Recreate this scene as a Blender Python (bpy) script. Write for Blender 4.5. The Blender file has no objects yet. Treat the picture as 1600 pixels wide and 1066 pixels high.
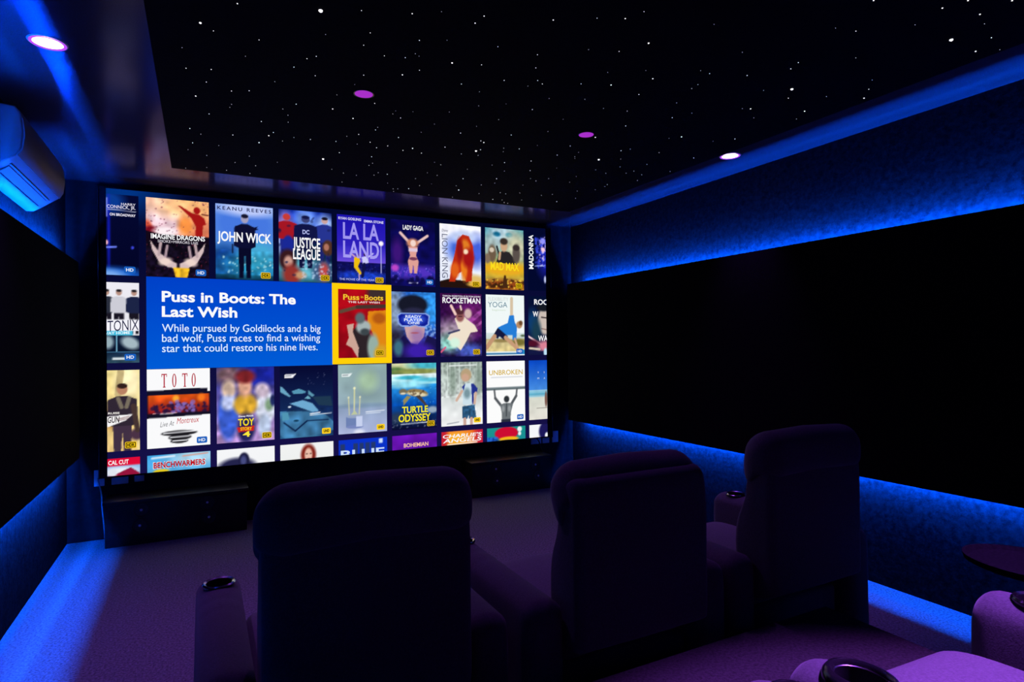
import bpy, bmesh, math, random
import numpy as np
from mathutils import Vector, Matrix

S = bpy.context.scene
COL = S.collection
R = math.radians

# ------------------------------------------------------------------ camera, world, exposure
cam_data = bpy.data.cameras.new('camera')
cam_data.sensor_width = 36.0
cam_data.lens = 937.38 / 1600 * 36.0
cam_data.clip_start = 0.02
cam = bpy.data.objects.new('camera', cam_data)
COL.objects.link(cam)
CAM_H = 1.3925
_y, _t, _r = R(27.342), R(0.4101), R(-0.5883)
_f = Vector((math.sin(_y) * math.cos(_t), math.cos(_y) * math.cos(_t), math.sin(_t)))
_rt = Vector((math.cos(_y), -math.sin(_y), 0))
_up = _rt.cross(_f)
_rt2 = _rt * math.cos(_r) + _up * math.sin(_r)
_up2 = _up * math.cos(_r) - _rt * math.sin(_r)
cam.matrix_world = Matrix(((_rt2.x, _up2.x, -_f.x, 0), (_rt2.y, _up2.y, -_f.y, 0),
                           (_rt2.z, _up2.z, -_f.z, CAM_H), (0, 0, 0, 1)))
S.camera = cam

world = bpy.data.worlds.new('night')
S.world = world
world.use_nodes = True
world.node_tree.nodes['Background'].inputs[0].default_value = (0, 0, 0, 1)
world.node_tree.nodes['Background'].inputs[1].default_value = 0.0

S.view_settings.view_transform = 'Standard'
S.view_settings.look = 'None'
S.view_settings.gamma = 1.0
S.view_settings.exposure = 0.0
S.view_settings.use_curve_mapping = False

# light levels of the room's own lamps
LED_STRENGTH = 2500.0           # blue strips behind the wall panels
LED_COLOUR = (0.0, 0.085, 1.0)
SPOT_COLOUR = (0.38, 0.09, 1.0)  # purple downlights
SPOT_OUTER = 66.0
SPOT_INNER = 46.0
SPOT_REAR = 800.0

# ------------------------------------------------------------------ room numbers (metres)
XL, XR, YF, YB, ZC = -0.867, 3.446, 5.30, -1.9, 2.623
PT, PB = 1.997, 0.644           # top and bottom of the wall panels
RISER = 0.30

# ------------------------------------------------------------------ materials
def s2l(c):
    c = np.asarray(c, float) / 255.0
    return np.where(c <= 0.04045, c / 12.92, ((c + 0.055) / 1.055) ** 2.4)

def mat(name, col, rough=0.8, metal=0.0, spec=0.3, noise=None, bump=None, sheen=0.0, coat=0.0, tint=None):
    m = bpy.data.materials.new(name)
    m.use_nodes = True
    nt = m.node_tree
    b = nt.nodes['Principled BSDF']
    b.inputs['Base Color'].default_value = (*col, 1)
    b.inputs['Roughness'].default_value = rough
    b.inputs['Metallic'].default_value = metal
    b.inputs['Specular IOR Level'].default_value = spec
    b.inputs['Sheen Weight'].default_value = sheen
    b.inputs['Coat Weight'].default_value = coat
    if tint: b.inputs['Specular Tint'].default_value = (*tint, 1)
    tc = nt.nodes.new('ShaderNodeTexCoord')
    if noise:
        scale, lo, hi, detail = noise
        n = nt.nodes.new('ShaderNodeTexNoise')
        n.inputs['Scale'].default_value = scale
        n.inputs['Detail'].default_value = detail
        n.inputs['Roughness'].default_value = 0.7
        nt.links.new(tc.outputs['Object'], n.inputs['Vector'])
        r = nt.nodes.new('ShaderNodeValToRGB')
        r.color_ramp.elements[0].position = 0.33
        r.color_ramp.elements[1].position = 0.67
        r.color_ramp.elements[0].color = (*[c * lo for c in col], 1)
        r.color_ramp.elements[1].color = (*[c * hi for c in col], 1)
        nt.links.new(n.outputs['Fac'], r.inputs['Fac'])
        nt.links.new(r.outputs['Color'], b.inputs['Base Color'])
    if bump:
        scale, strength, dist = bump
        n = nt.nodes.new('ShaderNodeTexNoise')
        n.inputs['Scale'].default_value = scale
        n.inputs['Detail'].default_value = 3
        nt.links.new(tc.outputs['Object'], n.inputs['Vector'])
        bp = nt.nodes.new('ShaderNodeBump')
        bp.inputs['Strength'].default_value = strength
        bp.inputs['Distance'].default_value = dist
        nt.links.new(n.outputs['Fac'], bp.inputs['Height'])
        nt.links.new(bp.outputs['Normal'], b.inputs['Normal'])
    return m

def emis(name, lin, strength=1.0, sample=True):
    m = bpy.data.materials.new(name)
    m.use_nodes = True
    nt = m.node_tree
    nt.nodes.remove(nt.nodes['Principled BSDF'])
    e = nt.nodes.new('ShaderNodeEmission')
    e.inputs[0].default_value = (*lin, 1)
    e.inputs[1].default_value = strength
    nt.links.new(e.outputs[0], nt.nodes['Material Output'].inputs[0])
    if not sample:
        m.cycles.emission_sampling = 'NONE'
    return m

_ui = {}
def ui(c):
    """glowing screen colour, given as 0-255 values"""
    if c not in _ui:
        _ui[c] = emis('screen_glow_%d_%d_%d' % c, s2l(c), 1.0)
    return _ui[c]

M = dict(
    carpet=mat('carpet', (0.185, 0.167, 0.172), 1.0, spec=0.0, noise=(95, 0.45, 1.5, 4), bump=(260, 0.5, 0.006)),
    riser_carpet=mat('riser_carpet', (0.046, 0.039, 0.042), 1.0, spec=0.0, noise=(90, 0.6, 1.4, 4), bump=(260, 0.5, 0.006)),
    wall=mat('dark_wall_fabric', (0.0088, 0.0088, 0.0095), 1.0, spec=0.01, noise=(34, 0.4, 1.6, 6), bump=(60, 0.4, 0.004)),
    front=mat('black_front_wall', (0.011, 0.011, 0.012), 0.9, spec=0.05, noise=(12, 0.7, 1.2, 4)),
    ceiling=mat('satin_dark_ceiling', (0.052, 0.046, 0.058), 1.0, spec=0.0, noise=(220, 0.85, 1.15, 2), bump=(420, 0.12, 0.002)),
    star=mat('black_star_cloth', (0.004, 0.004, 0.006), 0.9, spec=0.05, noise=(40, 0.6, 1.3, 2)),
    panel=mat('black_acoustic_cloth', (0.004, 0.004, 0.005), 1.0, spec=0.02, noise=(120, 0.6, 1.3, 2)),
    panel_side=mat('black_panel_edge', (0.01, 0.01, 0.012), 0.9, spec=0.1),
    seat=mat('grey_velour', (0.058, 0.055, 0.059), 0.9, spec=0.15, noise=(170, 0.75, 1.25, 3), bump=(300, 0.25, 0.003), sheen=0.12),
    cushion=mat('grey_velour_lit', (0.10, 0.097, 0.099), 0.9, spec=0.1, noise=(170, 0.75, 1.25, 3), bump=(300, 0.25, 0.003), sheen=0.15),  # same velour as the seat, coloured paler to stand in for light on it
    seat_dark=mat('charcoal_velour', (0.05, 0.048, 0.052), 0.9, spec=0.15, noise=(150, 0.75, 1.25, 3), bump=(300, 0.25, 0.003), sheen=0.15),
    chrome=mat('polished_steel', (0.6, 0.6, 0.62), 0.18, metal=1.0),
    cup=mat('black_cup_liner', (0.012, 0.012, 0.014), 0.22, spec=0.6),
    gloss=mat('gloss_black_plastic', (0.008, 0.008, 0.009), 0.2, spec=0.5),
    cab=mat('black_ash_veneer', (0.010, 0.010, 0.010), 0.45, spec=0.22, noise=(30, 0.6, 1.3, 3)),
    cone=mat('black_speaker_cone', (0.012, 0.012, 0.013), 0.6, spec=0.3),
    cap=mat('dust_cap_glint', (0.8, 0.8, 0.82), 0.35, metal=0.5),  # pale base colour stands in for glints on the caps
    ac=mat('grey_air_conditioner_plastic', (0.072, 0.072, 0.076), 0.5, spec=0.12),
    ac_slot=mat('dark_vent_slot', (0.01, 0.01, 0.012), 0.7),
    plate=mat('white_socket_plastic', (0.8, 0.8, 0.8), 0.5, spec=0.4),
    cord=mat('grey_cord', (0.4, 0.4, 0.42), 0.6),
    black_cord=mat('black_cord', (0.02, 0.02, 0.02), 0.6),
    trim=mat('white_downlight_trim', (0.5, 0.48, 0.5), 0.5),
    channel=mat('aluminium_channel', (0.5, 0.5, 0.5), 0.5, metal=1.0),
    led=emis('blue_led', LED_COLOUR, LED_STRENGTH),
    wall_glow=emis('added_blue_wall_glow', LED_COLOUR, LED_STRENGTH * 3.0),  # extra emitter added to brighten the wall along the panel edges
    lens_bright=emis('bright_purple_white_lens', (1.0, 0.75, 1.0), 6.0),
    lens_halo=emis('purple_lens_halo', (0.40, 0.06, 1.0), 1.3),  # glow put into a ring to hint at the halo around the lens
    lens_dim=emis('dim_purple_lens', tuple(s2l((168, 48, 200))), 1.0),
    starlight=emis('star_fibre_glow', (1.0, 0.97, 1.0), 1.6, sample=False),
)

# the dark ceiling paint has a bluish satin sheen
_nt = M['ceiling'].node_tree
_gl = _nt.nodes.new('ShaderNodeBsdfGlossy'); _gl.inputs['Color'].default_value = (0.55, 0.46, 1.0, 1); _gl.inputs['Roughness'].default_value = 0.17
_fr = _nt.nodes.new('ShaderNodeFresnel'); _fr.inputs['IOR'].default_value = 1.25
_mx = _nt.nodes.new('ShaderNodeMixShader')
_nt.links.new(_fr.outputs[0], _mx.inputs[0])
_nt.links.new(_nt.nodes['Principled BSDF'].outputs[0], _mx.inputs[1])
_nt.links.new(_gl.outputs[0], _mx.inputs[2])
_nt.links.new(_mx.outputs[0], _nt.nodes['Material Output'].inputs[0])

# ------------------------------------------------------------------ mesh helpers
def box(bm, x0, x1, y0, y1, z0, z1):
    v = [bm.verts.new(p) for p in ((x0, y0, z0), (x1, y0, z0), (x1, y1, z0), (x0, y1, z0),
                                   (x0, y0, z1), (x1, y0, z1), (x1, y1, z1), (x0, y1, z1))]
    fs = [bm.faces.new([v[i] for i in q]) for q in ((3, 2, 1, 0), (4, 5, 6, 7), (0, 1, 5, 4),
                                                   (1, 2, 6, 5), (2, 3, 7, 6), (3, 0, 4, 7))]
    return fs

def rbox(bm, x0, x1, y0, y1, z0, z1, r=0.01, seg=3):
    t = bmesh.new()
    box(t, x0, x1, y0, y1, z0, z1)
    bmesh.ops.bevel(t, geom=list(t.edges), offset=r, segments=seg, profile=0.5, affect='EDGES')
    me = bpy.data.meshes.new('tmp')
    t.to_mesh(me); t.free()
    bm.from_mesh(me)
    bpy.data.meshes.remove(me)

def quad(bm, a, b, c, d):
    return bm.faces.new([bm.verts.new(p) for p in (a, b, c, d)])

def spline(pts, n=6):
    """closed Catmull-Rom through the points"""
    out, k = [], len(pts)
    for i in range(k):
        p0, p1, p2, p3 = [np.array(pts[(i + j - 1) % k], float) for j in range(4)]
        for q in range(n):
            t = q / n
            out.append(tuple(0.5 * (2 * p1 + (p2 - p0) * t + (2 * p0 - 5 * p1 + 4 * p2 - p3) * t * t
                                    + (3 * p1 - p0 - 3 * p2 + p3) * t ** 3)))
    return out

def loft(bm, prof, c0, c1, rnd, axis='x', seg=6, mids=1, bow=None):
    """profile swept along one axis, both ends rounded off with radius rnd"""
    P = np.array(prof, float)
    mn, mx = P.min(0), P.max(0)
    mid, half = (mn + mx) / 2, (mx - mn) / 2
    st = []
    for i in range(seg + 1):
        a = i / seg * math.pi / 2
        st.append((c0 + rnd * (1 - math.cos(a)), rnd * (1 - math.sin(a))))
    inner = [(c0 + rnd + (c1 - c0 - 2 * rnd) * i / (mids + 1), 0.0) for i in range(1, mids + 1)]
    st = st + inner + [(c0 + c1 - c, d) for c, d in reversed(st)]
    rings = []
    for c, d in st:
        k = np.clip((half - d) / half, 0.05, 1)
        Q = mid + (P - mid) * k
        if bow:
            Q = Q + np.array(bow(c))
        rings.append([bm.verts.new((c, a, b) if axis == 'x' else (a, c, b)) for a, b in Q])
    n = len(P)
    for r0, r1 in zip(rings, rings[1:]):
        for i in range(n):
            bm.faces.new((r0[i], r0[(i + 1) % n], r1[(i + 1) % n], r1[i]))
    bm.faces.new(list(reversed(rings[0])))
    bm.faces.new(rings[-1])

def lathe(bm, prof, centre=(0, 0, 0), axis='z', n=28, closed=False):
    """prof: (radius, height) pairs"""
    cx, cy, cz = centre
    rings = []
    for r, h in prof:
        ring = []
        for i in range(n):
            a = 2 * math.pi * i / n
            u, v = r * math.cos(a), r * math.sin(a)
            p = (cx + u, cy + v, cz + h) if axis == 'z' else (cx + u, cy + h, cz + v)
            ring.append(bm.verts.new(p))
        rings.append(ring)
    for a, b in zip(rings, rings[1:] + ([rings[0]] if closed else [])):
        for i in range(n):
            bm.faces.new((a[i], a[(i + 1) % n], b[(i + 1) % n], b[i]))
    if not closed:
        bm.faces.new(rings[0]); bm.faces.new(rings[-1])

def tube(bm, pts, r, n=8):
    pts = [Vector(p) for p in pts]
    rings = []
    for i, p in enumerate(pts):
        d = (pts[min(i + 1, len(pts) - 1)] - pts[max(i - 1, 0)]).normalized()
        u = d.cross(Vector((0.31, 0.87, 0.37))).normalized()
        w = d.cross(u)
        rings.append([bm.verts.new(p + (u * math.cos(2 * math.pi * k / n) + w * math.sin(2 * math.pi * k / n)) * r) for k in range(n)])
    for a, b in zip(rings, rings[1:]):
        for i in range(n):
            bm.faces.new((a[i], a[(i + 1) % n], b[(i + 1) % n], b[i]))
    bm.faces.new(rings[0]); bm.faces.new(rings[-1])

def obj(name, bm, m, parent=None, smooth=None, label=None, kind=None):
    bmesh.ops.recalc_face_normals(bm, faces=list(bm.faces))
    me = bpy.data.meshes.new(name)
    bm.to_mesh(me); bm.free()
    for k in (m if isinstance(m, (list, tuple)) else [m]):
        me.materials.append(k)
    if smooth is not None:
        me.polygons.foreach_set('use_smooth', [True] * len(me.polygons))
        me.set_sharp_from_angle(angle=R(smooth))
    o = bpy.data.objects.new(name, me)
    COL.objects.link(o)
    if parent: o.parent = parent
    if label: o['label'] = label
    if kind: o['kind'] = kind
    return o

def thing(name, label, cat, loc=(0, 0, 0), group=None):
    o = bpy.data.objects.new(name, None)
    o.empty_display_size = 0.1
    COL.objects.link(o)
    o.location = loc
    o['label'] = label; o['category'] = cat
    if group: o['group'] = group
    return o

def tag(o, label, cat, group=None):
    o['label'] = label; o['category'] = cat
    if group: o['group'] = group
    return o

def dup(root, loc, label, rotz=0.0):
    """a copy of a thing with copies of its parts and sub-parts"""
    r = root.copy(); COL.objects.link(r)
    r.location = loc; r.rotation_euler = (0, 0, rotz); r['label'] = label
    for ch in list(root.children):
        c = ch.copy(); COL.objects.link(c); c.parent = r
        for g in list(ch.children):
            d = g.copy(); COL.objects.link(d); d.parent = c
    return r

def cut(o, cutter_bm):
    """boolean difference, baked"""
    me = bpy.data.meshes.new('cutter'); cutter_bm.to_mesh(me); cutter_bm.free()
    c = bpy.data.objects.new('cutter', me); COL.objects.link(c); c.parent = o.parent
    md = o.modifiers.new('cut', 'BOOLEAN'); md.object = c; md.operation = 'DIFFERENCE'; md.solver = 'EXACT'
    dg = bpy.context.evaluated_depsgraph_get()
    new = bpy.data.meshes.new_from_object(o.evaluated_get(dg))
    o.modifiers.clear()
    o.data = new
    bpy.data.objects.remove(c); bpy.data.meshes.remove(me)
    new.set_sharp_from_angle(angle=R(40))

def spot(parent, loc, energy, cone, blend=0.8, radius=0.035):
    l = bpy.data.lights.new('purple_beam', 'SPOT')
    l.energy = energy; l.color = SPOT_COLOUR
    l.spot_size = R(cone); l.spot_blend = blend; l.shadow_soft_size = radius
    o = bpy.data.objects.new('purple_beam', l)
    COL.objects.link(o); o.parent = parent; o.location = loc
    return o

# ------------------------------------------------------------------ room shell
def shell(name, m, *b):
    bm = bmesh.new(); box(bm, *b)
    return obj(name, bm, m, kind='structure')

shell('floor', M['carpet'], XL - .12, XR + .12, YB - .12, YF + .12, -0.12, 0.0)
shell('ceiling', M['ceiling'], XL - .12, XR + .12, YB - .12, YF + .12, ZC, ZC + 0.12)
shell('wall_front', M['front'], XL - .12, XR + .12, YF, YF + .12, 0.0, ZC)
shell('wall_left', M['wall'], XL - .12, XL, YB, YF, 0.0, ZC)
shell('wall_right', M['wall'], XR, XR + .12, YB, YF, 0.0, ZC)
shell('wall_back', M['wall'], XL - .12, XR + .12, YB - .12, YB, 0.0, ZC)

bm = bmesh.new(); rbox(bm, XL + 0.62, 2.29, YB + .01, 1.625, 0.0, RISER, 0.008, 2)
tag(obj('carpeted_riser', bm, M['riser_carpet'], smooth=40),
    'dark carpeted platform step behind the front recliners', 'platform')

# ------------------------------------------------------------------ floating wall panels with led strips behind
def wall_panel(side, label):
    s = 1 if side == 'left' else -1
    xw = XL if side == 'left' else XR
    face = -0.755 if side == 'left' else 3.241
    inner = -0.790 if side == 'left' else 3.380      # back of the panel
    y0, y1 = YB + 0.15, 5.059
    t = thing('acoustic_panel', label, 'wall panel', (xw, (y0 + y1) / 2, (PT + PB) / 2))
    off = Vector(t.location)
    def add(name, boxes, m, lab=None, r=0.003):
        bm = bmesh.new()
        for b in boxes:
            x0, x1 = sorted(b[:2])
            rbox(bm, x0 - off.x, x1 - off.x, b[2] - off.y, b[3] - off.y, b[4] - off.z, b[5] - off.z, r, 1)
        return obj(name, bm, m, t, label=lab)
    add('fabric_panel', [(face, inner, y0, y1, PB, PT)], M['panel'], r=0.0008)
    w = abs(inner - xw)
    e0, e1 = (0.0675, 0.0705) if side == 'left' else (0.056, 0.059)
    tt = 0.020 if side == 'left' else 0.025
    for up in (1, -1):
        zt = PT - tt if up == 1 else PB + tt
        # batten that holds the panel off the wall, and the strip on its edge
        add('batten', [(xw + s * .002, inner, y0, y1, zt - 0.03 if up == 1 else zt + 0.004, zt - 0.004 if up == 1 else zt + 0.03)], M['panel_side'], r=0.001)
        bm = bmesh.new()
        xa, xb = xw + s * e0 - off.x, xw + s * e1 - off.x
        z = zt - off.z
        quad(bm, (xa, y0 - off.y, z), (xb, y0 - off.y, z), (xb, y1 - 0.02 - off.y, z), (xa, y1 - 0.02 - off.y, z))
        zz = z + up * .001
        x2 = xb + s * .004
        k = [quad(bm, (x2, y0 - off.y, zz), (x2, y1 - 0.02 - off.y, zz), (x2, y1 - 0.02 - off.y, zz + up * .006), (x2, y0 - off.y, zz + up * .006))]  # added row facing the wall, only to strengthen the edge glow
        k[0].material_index = 1
        obj('led_strip', bm, [M['led'], M['wall_glow']], t, label='glowing blue strip behind the panel edge, with an added row facing the wall')
    return t

wall_panel('left', 'long black fabric wall panel with blue edge glow, below the air conditioner')
wall_panel('right', 'long black fabric wall panel with blue edge glow, right of the seats')

# ------------------------------------------------------------------ star ceiling
SPX0, SPX1, SPY0, SPY1 = -0.1715, 2.96, -1.2, 4.5665
ZS = ZC - 0.03
stars = thing('star_ceiling_panel', 'black ceiling panel dotted with tiny white star lights', 'ceiling panel',
              ((SPX0 + SPX1) / 2, (SPY0 + SPY1) / 2, ZS))
so = Vector(stars.location)
bm = bmesh.new(); rbox(bm, SPX0 - so.x, SPX1 - so.x, SPY0 - so.y, SPY1 - so.y, 0.0, 0.0295, 0.002, 1)
obj('star_cloth', bm, M['star'], stars)
STARS = '''0.383,2.198,8.6 2.659,1.306,7.8 0.693,3.933,7.6 2.294,3.185,7.4 2.488,1.901,7.2 1.507,3.37,7 0.002,2.477,5 1.763,4.276,4.8 0.304,3.779,4 0.949,2.362,3.9 0.343,3.631,3.9 1.141,3.492,3.9 2.479,2.627,3.9 1.59,1.862,3.8 1.486,3.21,3.8 2.031,2.851,3.8 2.904,1.815,3.7 2.786,2.055,3.7 2.505,2.156,3.6 -0.019,3.208,3.5 0.712,3.167,3.5 0.592,3.085,3.4 2.858,1.314,3.4 2.647,4.277,3.4 2.128,4.432,3.3 1.404,4.401,3.2 1.689,2.242,3.1 1.819,2.105,3.1 2.55,1.058,3.1 2.549,1.156,3.1 0.794,2.563,3 2.378,1.195,3 2.408,1.128,3 1.89,3.871,3 1.672,3.973,3 1.154,4.095,2.9 2.106,1.277,2.8 2.012,3.593,2.8 2.832,2.893,2.8 -0.041,3.949,2.7 0.761,3.764,2.7 0.959,3.758,2.7 1.772,3.507,2.7 1.913,3.403,2.7 0.117,2.282,2.6 0.91,2.032,2.6 1.16,1.885,2.6 1.393,1.759,2.6 -0.051,3.698,2.6 0.162,3.707,2.6 1.523,3.339,2.6 1.219,3.555,2.6 1.1,3.554,2.6 0.943,3.575,2.6 2.002,3.224,2.6 2.316,2.981,2.6 2.791,2.518,2.6 0.681,2.074,2.5 0.92,1.974,2.5 0.361,3.567,2.5 0.563,3.596,2.5 0.702,3.568,2.5 1.459,3.193,2.5 1.73,3.223,2.5 1.31,3.387,2.5 0.994,3.514,2.5 0.884,3.494,2.5 1.982,3.042,2.5 0.04,3.425,2.4 0.287,3.421,2.4 2.077,2.63,2.4 1.303,3.125,2.4 1.575,3.029,2.4 1.01,3.346,2.4 0.861,3.283,2.4 0.794,3.395,2.4 0.934,3.054,2.3 2.225,2.425,2.3 2.823,1.741,2.3 2.565,1.98,2.3 0.13,3.074,2.2 0.203,3.035,2.2 0.42,3.102,2.2 0.764,2.925,2.2 1.502,2.653,2.2 2.787,1.226,2.2 -0.053,2.907,2.1 0.043,2.873,2.1 0.025,3.019,2.1 1.874,2.269,2.1 2.301,1.762,2.1 2.18,1.893,2.1 2.354,4.353,2.1 2.262,4.493,2.1 2.301,4.503,2.1 2.206,4.418,2.1 2.726,4.114,2.1 0.357,2.695,2 0.452,2.74,2 0.642,2.641,2 1.223,2.416,2 1.064,2.536,2 1.36,2.35,2 1.397,2.372,2 1.557,2.293,2 2.279,1.708,2 2.014,1.954,2 1.949,4.309,2 2.089,4.215,2 2.145,4.23,2 1.325,4.532,2 1.802,4.505,2 1.606,4.515,2 2.233,4.16,2 2.425,4.15,2 2.716,3.822,2 2.489,4.087,2 2.613,3.918,2 0.395,2.592,1.9 0.426,2.555,1.9 1.069,2.324,1.9 0.847,2.488,1.9 1.291,2.246,1.9 2.251,1.435,1.9 0.036,4.447,1.9 -0.088,4.524,1.9 0.155,4.463,1.9 0.301,4.478,1.9 0.913,4.432,1.9 1.929,3.982,1.9 1.701,4.174,1.9 1.86,4.07,1.9 1.217,4.317,1.9 1.451,4.284,1.9 1.3,4.457,1.9 1.332,4.442,1.9 1.516,4.202,1.9 2.143,3.941,1.9 2.845,3.473,1.9 2.727,3.712,1.9 2.713,3.662,1.9 2.42,3.727,1.9 0.046,2.519,1.8 0.205,2.515,1.8 0.579,2.378,1.8 0.765,2.244,1.8 1.063,2.153,1.8 0.676,2.428,1.8 0.758,2.405,1.8 1.526,1.969,1.8 1.239,2.141,1.8 0.034,4.172,1.8 0.441,4.133,1.8 0.321,4.271,1.8 0.198,4.252,1.8 0.786,4.14,1.8 0.873,4.192,1.8 2.11,3.764,1.8 2.177,3.802,1.8 1.087,4.085,1.8 1.076,4.154,1.8 1.393,3.943,1.8 1.476,3.975,1.8 1.365,4.118,1.8 0.966,4.212,1.8 2.41,3.383,1.8 2.524,3.422,1.8 2.653,3.36,1.8 2.669,3.295,1.8 2.778,3.344,1.8 2.904,3.193,1.8 2.38,3.578,1.8 2.23,3.71,1.8 0.513,2.135,1.7 0.579,2.273,1.7 1.298,1.803,1.7 1.425,1.692,1.7 -0.067,4.097,1.7 0.096,3.937,1.7 0.271,4.072,1.7 0.999,3.891,1.7 0.99,3.948,1.7 1.137,3.809,1.7 1.355,3.696,1.7 1.412,3.73,1.7 1.61,3.747,1.7 1.857,3.679,1.7 1.721,3.592,1.7 2.418,3.118,1.7 2.521,3.257,1.7 2.147,3.465,1.7 2.649,3.134,1.7 0.002,3.77,1.6 0.474,3.603,1.6 0.423,3.694,1.6 1.554,3.445,1.6 1.638,3.25,1.6 1.665,3.312,1.6 1.448,3.464,1.6 0.824,3.562,1.6 2.094,3.12,1.6 2.121,3.204,1.6 2.142,3.235,1.6 2.349,2.932,1.6 2.556,2.907,1.6 2.704,2.603,1.6 0.415,3.371,1.5 2.622,2.237,1.5 2.843,2.147,1.5 0.74,3.454,1.5 1.099,3.208,1.5 1.798,3.12,1.5 2.432,2.679,1.5 0.137,3.243,1.4 0.131,3.287,1.4 0.369,3.195,1.4 0.402,3.27,1.4 0.882,3.018,1.4 1.408,2.851,1.4 1.124,3.06,1.4 1.342,2.992,1.4 0.862,3.239,1.4 1.953,2.459,1.4 1.715,2.698,1.4 2.275,2.333,1.4 2.739,1.673,1.4 2.718,1.885,1.4 2.463,2.172,1.4 2.934,1.262,1.4 1.734,2.888,1.4 0.299,2.88,1.3 0.578,2.905,1.3 1.237,2.73,1.3 1.35,2.649,1.3 0.883,2.972,1.3 0.966,2.945,1.3 1.135,2.869,1.3 2.05,2.062,1.3 2.055,2.106,1.3 1.509,2.498,1.3 1.671,2.43,1.3 1.821,2.483,1.3 2.109,2.266,1.3 2.463,1.572,1.3 2.38,1.971,1.3 2.642,1.184,1.3 -0.063,2.715,1.2 0.166,2.682,1.2 0.628,2.754,1.2 1.173,2.577,1.2 1.349,2.422,1.2 1.598,2.144,1.2 1.738,2.056,1.2 1.957,1.951,1.2 2.159,1.456,1.2 1.989,1.75,1.2 2.41,1.306,1.2 0.429,2.36,1.1 0.862,2.196,1.1 0.785,2.355,1.1 0.805,2.368,1.1 1.405,2.012,1.1 1.719,1.643,1.1 0.771,2.016,1'''
def bead(bm, x, y, r):
    bmesh.ops.create_icosphere(bm, subdivisions=1, radius=r, matrix=Matrix.Translation((x - so.x, y - so.y, 0)))
rest = bmesh.new()
for i, s in enumerate(STARS.split()):
    x, y, r = [float(q) for q in s.split(',')]
    if i < 100:
        bm = bmesh.new(); bead(bm, x, y, r / 1000)
        obj('star_light', bm, M['starlight'], stars)
    else:
        bead(rest, x, y, r / 1000)
obj('star_light', rest, M['starlight'], stars, kind='stuff', label='the faintest pinpoint star lights')

# ------------------------------------------------------------------ downlights
def downlight(x, y, z, label, bright, energy, cone, blend, group='ceiling downlights', r=0.042):
    t = thing('downlight', label, 'downlight', (x, y, z), group)
    bm = bmesh.new()
    if bright:
        lathe(bm, [(r, 0.0), (r + 0.012, -0.004), (r + 0.016, 0.0), (r + 0.014, 0.012), (r, 0.012)], n=32, closed=True)
        obj('trim_ring', bm, M['trim'], t, smooth=40)
        bm = bmesh.new(); lathe(bm, [(r - .001, -.0045), (r + .007, -.0058), (r + .010, -.0045), (r + .006, -.003)], n=32, closed=True)
        obj('halo_ring', bm, M['lens_halo'], t, smooth=40, label='purple glowing ring standing in for the lens halo')
        zl = -0.001
    else:
        lathe(bm, [(r, -0.001), (r + 0.006, -0.002), (r + 0.008, 0.002), (r, 0.004)], n=32, closed=True)
        obj('trim_ring', bm, M['gloss'], t, smooth=40)
        zl = -0.0015
    bm = bmesh.new()
    lathe(bm, [(r * 0.3, zl - (0.004 if bright else 0.001)), (r * 0.8, zl - (0.003 if bright else 0.0005)), (r, zl), (r, zl + 0.004)], n=32)
    obj('lens', bm, M['lens_bright'] if bright else M['lens_dim'], t, smooth=50)
    spot(t, (0, 0, -0.02), energy, cone, blend)
    return t

downlight(-0.54, 2.97, ZC, 'bright white-purple downlight in the ceiling above the air conditioner', True, SPOT_OUTER, 84, 1.0, r=0.052)
downlight(3.09, 2.83, ZC, 'bright white-purple downlight in the ceiling beside the right wall', True, SPOT_OUTER, 62, 1.0, r=0.052)
downlight(0.69, 2.84, ZS, 'dim purple downlight among the stars, left one of two', False, SPOT_INNER, 112, 1.0)
downlight(1.96, 2.84, ZS, 'dim purple downlight among the stars, right one of two', False, SPOT_INNER, 112, 1.0)
downlight(1.42, 0.22, ZS, 'purple downlight above the rear recliners, over the camera', False, SPOT_REAR, 66, 0.3)

# ------------------------------------------------------------------ air conditioner
ac = thing('air_conditioner', 'grey wall-mounted air conditioner high on the left wall, lit blue from below', 'air conditioner', (XL, 3.78, 2.15))
ao = Vector(ac.location)
A = lambda pts: [(x - ao.x, z - ao.z) for x, z in pts]
bm = bmesh.new()
body = [(XL + .001, 2.17), (XL + .001, 2.47), (XL + .05, 2.478), (-.725, 2.472), (-.703, 2.44), (-.696, 2.36), (-.702, 2.29), (-.722, 2.252), (-.76, 2.225), (-.80, 2.195), (-.835, 2.172)]
loft(bm, A(body), 3.335 - ao.y, 4.225 - ao.y, 0.012, axis='y', seg=3)
obj('body', bm, M['ac'], ac, smooth=30)
bm = bmesh.new()   # front cover, one smooth shell over the face
cov = [(-.735, 2.474), (-.71, 2.455), (-.695, 2.41), (-.689, 2.35), (-.697, 2.285), (-.716, 2.252), (-.722, 2.258), (-.704, 2.292), (-.698, 2.36), (-.705, 2.44)]
loft(bm, A(cov), 3.345 - ao.y, 4.215 - ao.y, 0.004, axis='y', seg=2)
obj('front_cover', bm, M['ac'], ac, smooth=35)
def on_under(x):   # height of the underside at x
    xs = [p[0] for p in body[7:]][::-1]; zs = [p[1] for p in body[7:]][::-1]
    return float(np.interp(x, xs, zs))
for xa, xb, nm in ((-.806, -.800, 'vent_slot'), (-.758, -.750, 'vent_slot')):
    bm = bmesh.new()
    za, zb = on_under(xa), on_under(xb)
    box(bm, xa - ao.x, xb - ao.x, 3.40 - ao.y, 4.15 - ao.y, za - .0025 - ao.z, zb + .002 - ao.z)
    obj(nm, bm, M['ac_slot'], ac)
bm = bmesh.new()   # louvre flap
xa, xb = -.796, -.762
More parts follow.
